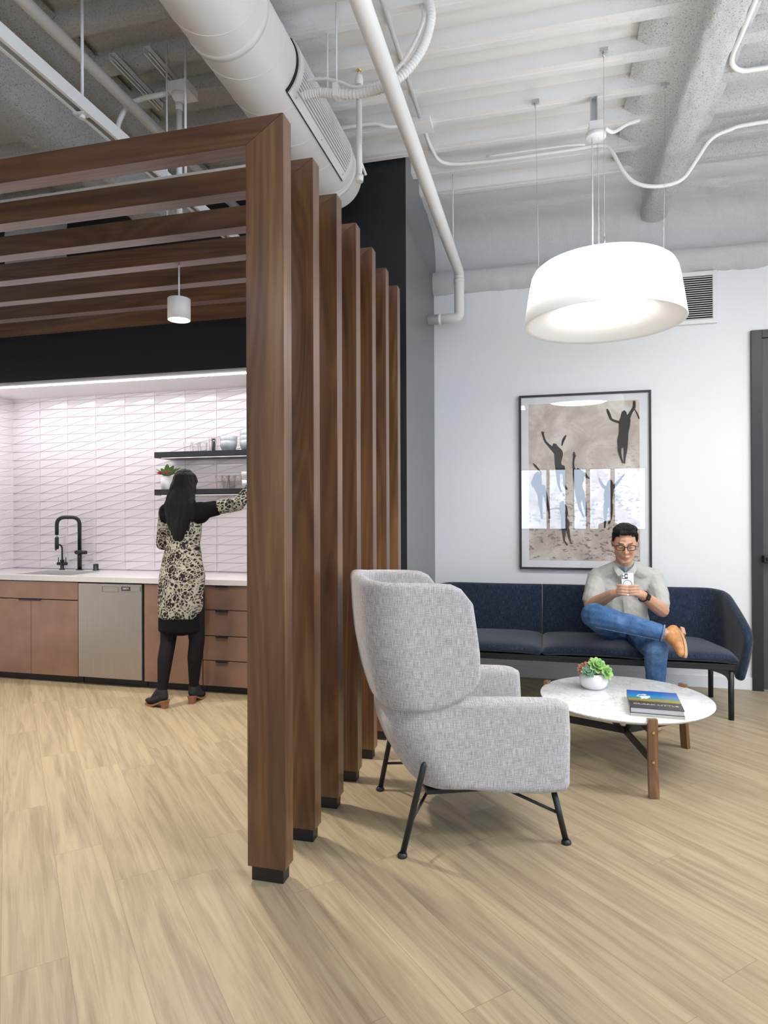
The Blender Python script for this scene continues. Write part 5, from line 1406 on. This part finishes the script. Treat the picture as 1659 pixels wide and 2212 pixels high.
legs = limb((hipR, .085), (knR, .058), ) + limb((knR, .058), (knR*.6+anR*.4, .053), (anR, .036)) + limb((hipL, .085), (knL, .060)) + limb((knL, .060), (knL*.65+anL*.35, .054), (anL, .036))
feet = limb((anR, .036), (anR+V((.062, -.035, -.020)), .034)) + limb((anL, .036), (V((.660, 4.475, .055)), .035), (V((.655, 4.36, .038)), .026))
def face_paint(me):
    I = HR.inverted()
    for p in me.polygons:
        q = I @ (p.center - HC) / 1.10
        if q.y < -.060:
            w = .0215*(1-((abs(q.z+.0615))/.012)) 
            if abs(q.z+.0620) < .0068*(1-(abs(q.x)/.024)**2) and abs(q.x) < .022 and q.y < -.076: p.material_index = 1
            # eyebrows and the lash line of the lowered eyes
            for sx in (-1, 1):
                xx = q.x*sx
                if .012 < xx < .047 and abs(q.z - (.0300 + .10*(xx-.012) - 2.6*max(0, xx-.032)**1.5)) < .0032: p.material_index = 2
                if .018 < xx < .045 and abs(q.z - (.0035 - 8*(xx-.031)**2)) < .0016: p.material_index = 2
blob('body', head + torso + arms_ + hands + legs + feet, .0036, 5, ['skin_m', 'lip', 'brow'], man, post=face_paint)
# hair: swept up and to the side, short at the temples
hair = [
 [hp(0, .030, .062, (.079, .088, .070))], [hp(0, .050, .02, (.076, .068, .070))],
 [hp(-.044, -.034, .108, .026), hp(.030, -.034, .116, .030)], [hp(-.052, -.010, .098, .026), hp(.050, -.008, .100, .028)], [hp(-.030, -.058, .096, .014), hp(.045, -.050, .098, .018)],
 [hp(-.072, -.012, .052, (.009, .020, .034))], [hp(.072, -.012, .052, (.009, .020, .034))], [hp(-.073, .006, .032, (.008, .016, .020))], [hp(.073, .006, .032, (.008, .016, .020))],
]
def hair_w(co):
    q = HR.inverted() @ (co-HC)
    return .0035*noise.noise(V((q.x*90, q.y*22, q.z*60)))
blob('hair', hair, .0045, 2, 'hair', man, wrinkle=hair_w)
# glasses
g = B()
def lens(cx):
    pts = []
    for k in range(28):
        a = 2*PI*k/28; c_, s2 = math.cos(a), math.sin(a)
        x = .0255*math.copysign(abs(c_)**.62, c_); z = .0170*math.copysign(abs(s2)**.62, s2)*(1.0 if s2 > 0 else .98)
        pts.append(hd(cx+x*(1.0), -.0975+abs(cx+x)*.20, .006+z))
    return pts
for cx in (-.0335, .0335): g.tube(lens(cx), .0024, 8, closed=True)
g.tube(crom([hd(-.009, -.0955, .012), hd(0, -.099, .0145), hd(.009, -.0955, .012)], 5), .0024, 8)
for s in (-1, 1): g.tube([hd(s*.059, -.0855, .014), hd(s*.078, -.066, .016), hd(s*.0835, .012, .014), hd(s*.082, .030, .002)], .0018, 6)
gl = obj('glasses', g, 'frame_g', man, world=True)
for cx in (-.0335, .0335):
    g = B(); P_ = lens(cx); c_ = sum(P_, V())/len(P_)
    vs = [g.bm.verts.new(p) for p in P_]; g.bm.faces.new(vs); obj('lens', g, 'lens_clear', gl, world=True)
# shirt
def sh_w(co):
    f = noise.noise(V((co.x*9, co.y*9, co.z*14)))*.0055 + noise.noise(V((co.x*26+co.z*22, co.y*20, co.z*24)))*.0030
    return f
sl = lambda a, b_, t: a*(1-t)+b_*t
shirt = [
 [(V((.53, 5.035, .895)), (.172, .098, .070)), (V((.53, 5.035, .790)), (.172, .122, .080))], [(V((.53, 5.035, .790)), (.172, .122, .080)), (V((.53, 5.01, .640)), (.168, .138, .080))], [(V((.53, 5.01, .640)), (.168, .138, .080)), (V((.54, 5.00, .575)), (.172, .135, .050))],
 [(NB+V((0, .008, -.020)), (.082, .066, .052)), (shR+V((-.004, .0, -.004)), .068)], [(NB+V((0, .008, -.020)), (.082, .066, .052)), (shL+V((.004, 0, -.004)), .068)],
 [(V((.53, 4.99, .955)), (.14, .080, .050)), (V((.53, 5.01, .88)), (.18, .095, .05))],
 [(shR, .074), (V((.44, 5.01, .80)), .11)], [(shL, .074), (V((.62, 5.01, .80)), .11)],
 [(shR+V((-.004, 0, -.008)), .072), (sl(shR, elR, .45)+V((-.004, 0, 0)), .072), (sl(shR, elR, .78)+V((-.004, 0, 0)), .067)], [(shL+V((.004, 0, -.008)), .072), (sl(shL, elL, .45)+V((.004, 0, 0)), .072), (sl(shL, elL, .78)+V((.004, 0, 0)), .067)],
 [(V((.58, 4.90, .60)), .04), (V((.66, 4.91, .585)), .035)],
]
blob('shirt', shirt, .0055, 4, 'shirt', man, wrinkle=sh_w)
def quad_sheet(name, A, mtl, T, par=man, res=(8, 5)):
    a, b_, c, d = [V(p) for p in A]
    bb = B(); bb.sheet(lambda u, v: (a*(1-u)+b_*u)*(1-v) + (d*(1-u)+c*u)*v, T, res[0], res[1], T*.5, (b_-a).length, (d-a).length)
    return obj(name, bb, mtl, par, world=True)
for s in (-1, 1):
    N0 = V((.528, 0, 0))
    p = lambda x, y, z: V((.528+s*x, y, z))
    bb = B()
    top = [p(.070, 4.965, 1.020), p(.064, 4.912, 1.004), p(.046, 4.874, .980), p(.010, 4.860, .948)]
    low = [p(.082, 4.968, .996), p(.078, 4.902, .978), p(.068, 4.864, .950), p(.046, 4.850, .915)]
    T_, L_ = crom(top, 5), crom(low, 5)
    def P(u, v):
        i = u*(len(T_)-1); k = min(len(T_)-2, int(i)); f = i-k
        return (T_[k]*(1-f)+T_[k+1]*f)*(1-v) + (L_[k]*(1-f)+L_[k+1]*f)*v
    bb.sheet(P, .004, 12, 5, .002, .15, .05); obj('collar', bb, 'shirt', man, world=True)
bb = B(); bb.sheet(lambda u, v: V((.528 + (u-.5)*.085*(1-v*.9), 4.872 + .030*abs(u-.5) - .004*v, .985-.040*v)), .003, 8, 6, .0015, .08, .04); obj('collar_stand', bb, 'collar_in', man, world=True)
# placket with buttons
bb = B(); pk = [V((.528, 4.868, .938)), V((.526, 4.893, .87)), V((.525, 4.888, .80)), V((.528, 4.880, .72)), V((.535, 4.868, .62))]
pkc = crom(pk, 6)
bb.sheet(lambda u, v: V((pkc[0].x+ (v-.5)*.026, 0, 0))*0 + (lambda i: (pkc[min(len(pkc)-2, int(i))]*(1-(i-int(min(len(pkc)-2, int(i))))) + pkc[min(len(pkc)-2, int(i))+1]*(i-min(len(pkc)-2, int(i)))))(u*(len(pkc)-1)) + V(((v-.5)*.026, -.004, 0)), .0025, 20, 3, .0012, .33, .026)
plk = obj('placket', bb, 'shirt', man, world=True)
# jeans
def jn_w(co):
    return noise.noise(V((co.x*12, co.y*12, co.z*12)))*.006 + noise.noise(V((co.x*34, co.y*30, co.z*30)))*.0028
dR_ = (anR-knR).normalized()
cuffR = anR - dR_*.035; cuffL = V((.663, 4.500, .145))
jeans = [[(V((.53, 5.02, .525)), (.175, .130, .085))], [(hipR, .098), (knR+V((-.008, .01, .004)), .082)], [(hipL, .098), (knL, .078)], [(hipR, .09), (hipL, .09)],
 [(knR, .083), (knR*.62+anR*.38, .069)], [(knR*.62+anR*.38, .069), (cuffR, .054)],
 [(knL, .076), (knL*.6+cuffL*.4, .064)], [(knL*.6+cuffL*.4, .064), (cuffL, .053)]]
blob('jeans', jeans, .0055, 4, 'denim', man, wrinkle=jn_w)
# side seam and hem of the crossed leg
bb = B(); q = []
for k in range(26):
    t = k/25; c = knR*(1-t) + cuffR*t; r = .083*(1-t)+.0545*t + .0015
    q.append(c + V((0, -math.sin(.62), -math.cos(.62)))*r*.985)
bb.tube(q, .0018, 6); obj('seam', bb, 'stitch', man, world=True)
def ring(c, d, r, rt, n=30):
    d = V(d).normalized(); a = d.orthogonal().normalized(); c2 = d.cross(a)
    return [V(c) + (a*math.cos(2*PI*k/n)+c2*math.sin(2*PI*k/n))*r for k in range(n)]
bb = B(); bb.tube(ring(cuffR+dR_*.028, dR_, .0500, 0), .0055, 8, closed=True); obj('cuff', bb, 'stitch', man, world=True)
# tan shoes
def shoe(name, ankle, heel, toe, ball_, up):
    hgt = V(up)
    pr_ = [[(ankle, .040), (heel+hgt*.030, .036)], [(heel+hgt*.026, (.034, .034, .030)), (ball_+hgt*.026, .036)], [(ball_+hgt*.026, .035), (toe+hgt*.018, .024)], [(ankle+ (ball_-heel)*.10, .036), (ball_+hgt*.03, .032)]]
    o = blob(name, pr_, .005, 3, 'tan', man)
    t_ = (toe-heel).normalized(); sd = t_.cross(hgt).normalized()
    bb = B(); out = []
    L = (toe-heel).length
    for k in range(28):
        a = 2*PI*k/28; x = math.cos(a); w = math.sin(a)
        out.append(heel*.5+toe*.5 + t_*x*(L/2+.028) + sd*w*(.036 if x > -.1 else .032))
    bot = [bb.bm.verts.new(p - hgt*.012) for p in out]; tp = [bb.bm.verts.new(p + hgt*.004) for p in out]
    bb.bm.faces.new(bot[::-1]); bb.bm.faces.new(tp)
    for k in range(28): bb.bm.faces.new((bot[k], bot[(k+1) % 28], tp[(k+1) % 28], tp[k]))
    R2 = Matrix((tuple(t_), tuple(sd), tuple(hgt))).transposed()
    c = heel - hgt*.020 + t_*.004
    vs = [c + R2 @ V((x, y, z)) for x in (-.030, .034) for y in (-.029, .029) for z in (-.012, .012)]
    bb._add(vs, [(0, 1, 3, 2), (4, 6, 7, 5), (0, 4, 5, 1), (2, 3, 7, 6), (0, 2, 6, 4), (1, 5, 7, 3)])
    obj('sole', bb, 'sole', o, world=True)
    return o
h_ = V((.800, 4.470, .608)); t2 = V((.800, 4.285, .505)); b2 = V((.803, 4.350, .540))
upv = V((-.93, -.18, .30)); upv = (upv - (t2-h_).normalized()*upv.dot((t2-h_).normalized())).normalized()
shoe('shoe', anR+V((.030, -.004, -.004)), h_, t2, b2, upv)
shoe('shoe', V((.662, 4.490, .105)), V((.662, 4.515, .034)), V((.650, 4.335, .034)), V((.653, 4.40, .034)), V((0, 0, 1)))
# wrist watch on the arm at the right
d_ = (elL-wrL).normalized(); wc = wrL + d_*.040
bb = B(); bb.tube(ring(wc, d_, .0355, 0), [.0045]*30, 8, closed=True)
wt = obj('watch', bb, 'black_plastic', man, world=True)
n_ = (V((.35, -.75, .12)) - d_*V((.35, -.75, .12)).dot(d_)).normalized(); s_ = d_.cross(n_)
c = wc + n_*.038; bb = B(); vs = [c + d_*x + s_*y + n_*z for x in (-.019, .019) for y in (-.021, .021) for z in (-.005, .006)]
bv, ff = bb._add(vs, [(0, 1, 3, 2), (4, 6, 7, 5), (0, 4, 5, 1), (2, 3, 7, 6), (0, 2, 6, 4), (1, 5, 7, 3)]); bmesh.ops.bevel(bb.bm, geom=bb.bm.edges[:], offset=.004, segments=2, affect='EDGES')
obj('watch_case', bb, 'frame_g', wt, world=True)
# the phone in his hands
ph = thing('smartphone', 'pale lilac smartphone with a dark camera block, held in both hands', 'phone', (.514, 4.602, .862))
tl = Matrix.Rotation(math.radians(-18), 3, 'X')
def phbox(name, x0, x1, z0, z1, y0, y1, m, bev, par=None):
    bb = B(); bb.box(.514+x0, .514+x1, 4.602+y0, 4.602+y1, .888+z0, .888+z1, bev=bev, seg=3, rot=tl, piv=(.514, 4.602, .888)); return obj(name, bb, m, par or ph, world=True)
cs = phbox('case', -.039, .039, -.076, .080, -.006, .006, 'phone', .0055)
cm = phbox('camera_block', -.034, .002, .038, .074, -.0085, -.005, 'phone_cam', .0025)
for x, z in ((-.025, .065), (-.025, .047), (-.007, .056)):
    bb = B(); c = V((.514, 4.602, .888)) + tl @ V((x, -.0085, z)); n_ = tl @ V((0, -1, 0)); bb.tube([c, c+n_*.002], .0068, 16); obj('lens', bb, 'galv', cm, world=True)
bb = B(); bb.tube([V((.514, 4.602, .888)) + tl @ V((.027*math.cos(a), -.0062, .002+.026*math.sin(a))) for a in [2*PI*k/36 for k in range(36)]], .0016, 6, closed=True); obj('ring_mark', bb, 'shelf', ph, world=True)
phbox('screen', -.036, .036, -.073, .077, .0058, .0066, 'phone_cam', 0)

# ---------------------------------------------------------------- standing woman, seen from behind
wm = thing('person', 'standing person with long black hair and a floral dress, reaching to the shelf', 'person', (-2.6, 4.2, 0))
wx = -2.575
nk = V((wx-.005, 4.255, 1.440)); whc = V((wx+.0, 4.270, 1.585))
wsL, wsR = V((wx-.150, 4.25, 1.385)), V((wx+.150, 4.26, 1.395))
weL, wwL, whL = V((wx-.205, 4.29, 1.150)), V((wx-.165, 4.455, 1.125)), V((wx-.145, 4.535, 1.13))
weR, wwR, whR = V((-2.205, 4.36, 1.440)), V((-2.180, 4.60, 1.610)), V((-2.168, 4.655, 1.660))
hL, hR = V((wx-.078, 4.22, .86)), V((wx+.075, 4.22, .86))
kL, aL_ = V((-2.660, 4.170, .455)), V((-2.655, 4.085, .115))
kR, aR_ = V((-2.462, 4.225, .455)), V((-2.500, 4.245, .115))
wb = [
 [(whc, (.070, .085, .095))], [(whc+V((0, .045, -.05)), (.045, .035, .045))], [(nk, .045), (whc, .050)],
 [(V((wx, 4.25, 1.33)), (.130, .075, .10)), (V((wx-.003, 4.24, 1.13)), (.105, .075, .08))], [(V((wx-.003, 4.24, 1.13)), (.105, .075, .08)), (V((wx-.003, 4.215, .90)), (.140, .095, .09))],
 [(nk, .040), (wsL, .048)], [(nk, .040), (wsR, .048)],
] + limb((wsL, .048), (weL, .036)) + limb((weL, .036), (wwL, .024), (whL, .020)) + limb((wsR, .048), (weR, .038)) + limb((weR, .038), (wwR, .024), (whR, (.028, .016, .034)))
# right hand reaching over the shelf, fingers spread a little
for i, (dx, L) in enumerate(((-.022, .062), (-.008, .070), (.008, .068), (.022, .054))):
    a = whR + V((dx, .018, .024)); wb += limb((a, .0095), (a+V((dx*.25, L*.45, L*.20)), .0088), (a+V((dx*.3, L*.92, L*.02)), .0075))
wb += limb((whR+V((-.022, .002, .0)), .011), (whR+V((-.048, .028, .008)), .0095), (whR+V((-.055, .052, .008)), .008))
# left hand resting on the worktop edge side
for i, (dx, L) in enumerate(((-.022, .050), (-.008, .060), (.008, .058), (.021, .046))):
    a = whL + V((dx, .012, -.004)); wb += limb((a, .0092), (a+V((0, L*.5, -.014)), .0085), (a+V((0, L*.85, -.036)), .0072))
wb += limb((whL+V((.020, -.01, 0)), .010), (whL+V((.042, .018, -.008)), .009))
wb += limb((hL, .090), (kL, .056), (kL*.65+aL_*.35+V((0, -.012, 0)), .054), (aL_, .033)) + limb((hR, .090), (kR, .056), (kR*.65+aR_*.35+V((0, -.012, 0)), .054), (aR_, .033))
fL0, fL1 = V((-2.645, 4.080, .085)), V((-2.775, 4.115, .030)); fR0, fR1 = V((-2.500, 4.235, .085)), V((-2.505, 4.375, .030))
wb += [[(aL_, .033), (fL0, .032)], [(fL0, .030), (fL1, .024)], [(aR_, .033), (fR0, .032)], [(fR0, .030), (fR1, .024)]]
def tight_paint(me):
    for p in me.polygons:
        if p.center.z < .86: p.material_index = 1
blob('body', wb, .0045, 5, ['skin_w', 'tights'], wm, post=tight_paint)
def dr_w(co): return noise.noise(V((co.x*10, co.y*10, co.z*10)))*.006 + noise.noise(V((co.x*30, co.y*30, co.z*18)))*.002
dress = [
 [(V((wx, 4.25, 1.34)), (.148, .090, .095)), (V((wx-.005, 4.235, 1.15)), (.128, .092, .07))], [(V((wx-.005, 4.235, 1.15)), (.128, .092, .07)), (V((wx-.002, 4.215, .92)), (.178, .122, .08))],
 [(V((wx-.002, 4.215, .92)), (.178, .122, .08)), (V((wx-.005, 4.205, .72)), (.176, .125, .06))], [(V((wx-.005, 4.205, .72)), (.176, .125, .06)), (V((wx-.008, 4.20, .63)), (.165, .12, .035))],
 [(nk+V((0, 0, -.02)), .048), (wsL, .058)], [(nk+V((0, 0, -.02)), .048), (wsR, .058)],
] + limb((wsL, .058), (weL, .050), (weL*.35+wwL*.65, .044)) + limb((wsR, .058), (weR, .050), (weR*.25+wwR*.75, .042))
blob('dress', dress, .0065, 4, 'dress', wm, wrinkle=dr_w)
yoke = [[(nk+V((0, -.004, -.03)), (.062, .055, .045)), (wsL+V((.010, -.004, .004)), .061)], [(nk+V((0, -.004, -.03)), (.062, .055, .045)), (wsR+V((-.010, -.004, .004)), .061)], [(V((wx-.125, 4.245, 1.36)), .070), (V((wx+.130, 4.25, 1.37)), .070), (V((wx, 4.24, 1.345)), .088)], [(wsR, .062), (sl(wsR, weR, .35), .058)]]
blob('yoke', yoke, .0065, 3, 'black_cloth', wm)
skirt = [[(V((wx-.005, 4.205, .66)), (.168, .116, .05)), (V((wx-.008, 4.20, .53)), (.166, .112, .035))]]
blob('skirt', skirt, .0065, 3, 'black_cloth', wm, wrinkle=lambda co: noise.noise(co*14)*.004)
def hw_w(co): return .006*noise.noise(V((co.x*60, co.y*60, co.z*7))) + .004*noise.noise(V((co.x*130, co.y*120, co.z*10)))
hairw = [
 [(whc+V((0, -.012, .025)), (.086, .094, .092))],
 [(whc+V((0, -.025, .01)), (.090, .078, .09)), (V((wx-.002, 4.185, 1.44)), (.122, .050, .09))],
 [(V((wx-.002, 4.185, 1.44)), (.122, .050, .09)), (V((wx+.002, 4.165, 1.30)), (.090, .036, .06))], [(V((wx+.002, 4.165, 1.30)), (.090, .036, .06)), (V((wx+.010, 4.155, 1.20)), (.038, .020, .03))],
 [(V((wx-.085, 4.19, 1.44)), .040), (V((wx-.080, 4.175, 1.32)), .022)], [(V((wx+.085, 4.19, 1.45)), .042), (V((wx+.105, 4.18, 1.34)), .022)],
]
blob('hair', hairw, .006, 2, 'hair_w', wm, wrinkle=hw_w)
def pump(an, heel, toe):
    t_ = V((toe.x-heel.x, toe.y-heel.y, 0)).normalized()
    bl = heel*.35+toe*.65
    pr_ = [[(an+V((0, 0, -.002)), .037), (V((heel.x, heel.y, .078)), .034)], [(V((heel.x, heel.y, .078)), .033), (V((bl.x, bl.y, .042)), (.034, .034, .026))], [(V((bl.x, bl.y, .042)), (.034, .034, .026)), (V((toe.x, toe.y, .034)), (.024, .024, .016))], [(an+t_*.02, .033), (V((bl.x, bl.y, .046)), .028)]]
    o = blob('shoe', pr_, .005, 3, 'shoe_b', wm)
    sd = V((-t_.y, t_.x, 0)); bb = B()
    sec = [(-.034, .060, .050, .026), (-.006, .056, .044, .025), (.040, .036, .024, .026), ((V((toe.x-heel.x, toe.y-heel.y, 0))).length*.60, .016, .0, .033), ((V((toe.x-heel.x, toe.y-heel.y, 0))).length*.88, .014, .0, .029), ((V((toe.x-heel.x, toe.y-heel.y, 0))).length+.022, .016, .003, .012)]
    rings = []
    for x, zt, zb, w in sec:
        c = V((heel.x, heel.y, 0)) + t_*x
        rings.append([bb.bm.verts.new(c + sd*w*a + V((0, 0, z))) for a, z in ((-1, zb), (1, zb), (1, zt), (-1, zt))])
    for A, C in zip(rings, rings[1:]):
        for k in range(4): bb.bm.faces.new((A[k], A[(k+1) % 4], C[(k+1) % 4], C[k]))
    bb.bm.faces.new(rings[0][::-1]); bb.bm.faces.new(rings[-1])
    # stacked wooden heel
    c = V((heel.x, heel.y, 0)) + t_*(-.006)
    top = [c + t_*x + sd*y + V((0, 0, .052)) for x, y in ((-.028, -.024), (.022, -.024), (.022, .024), (-.028, .024))]
    bot = [c + t_*x + sd*y for x, y in ((-.022, -.017), (.008, -.017), (.008, .017), (-.022, .017))]
    vs = top + bot; bb._add(vs, [(0, 1, 2, 3), (7, 6, 5, 4), (0, 4, 5, 1), (1, 5, 6, 2), (2, 6, 7, 3), (3, 7, 4, 0)])
    obj('heel', bb, 'heel', o, world=True)
pump(aL_, V((-2.640, 4.078, 0)), V((-2.790, 4.120, 0)))
pump(aR_, V((-2.500, 4.232, 0)), V((-2.510, 4.385, 0)))
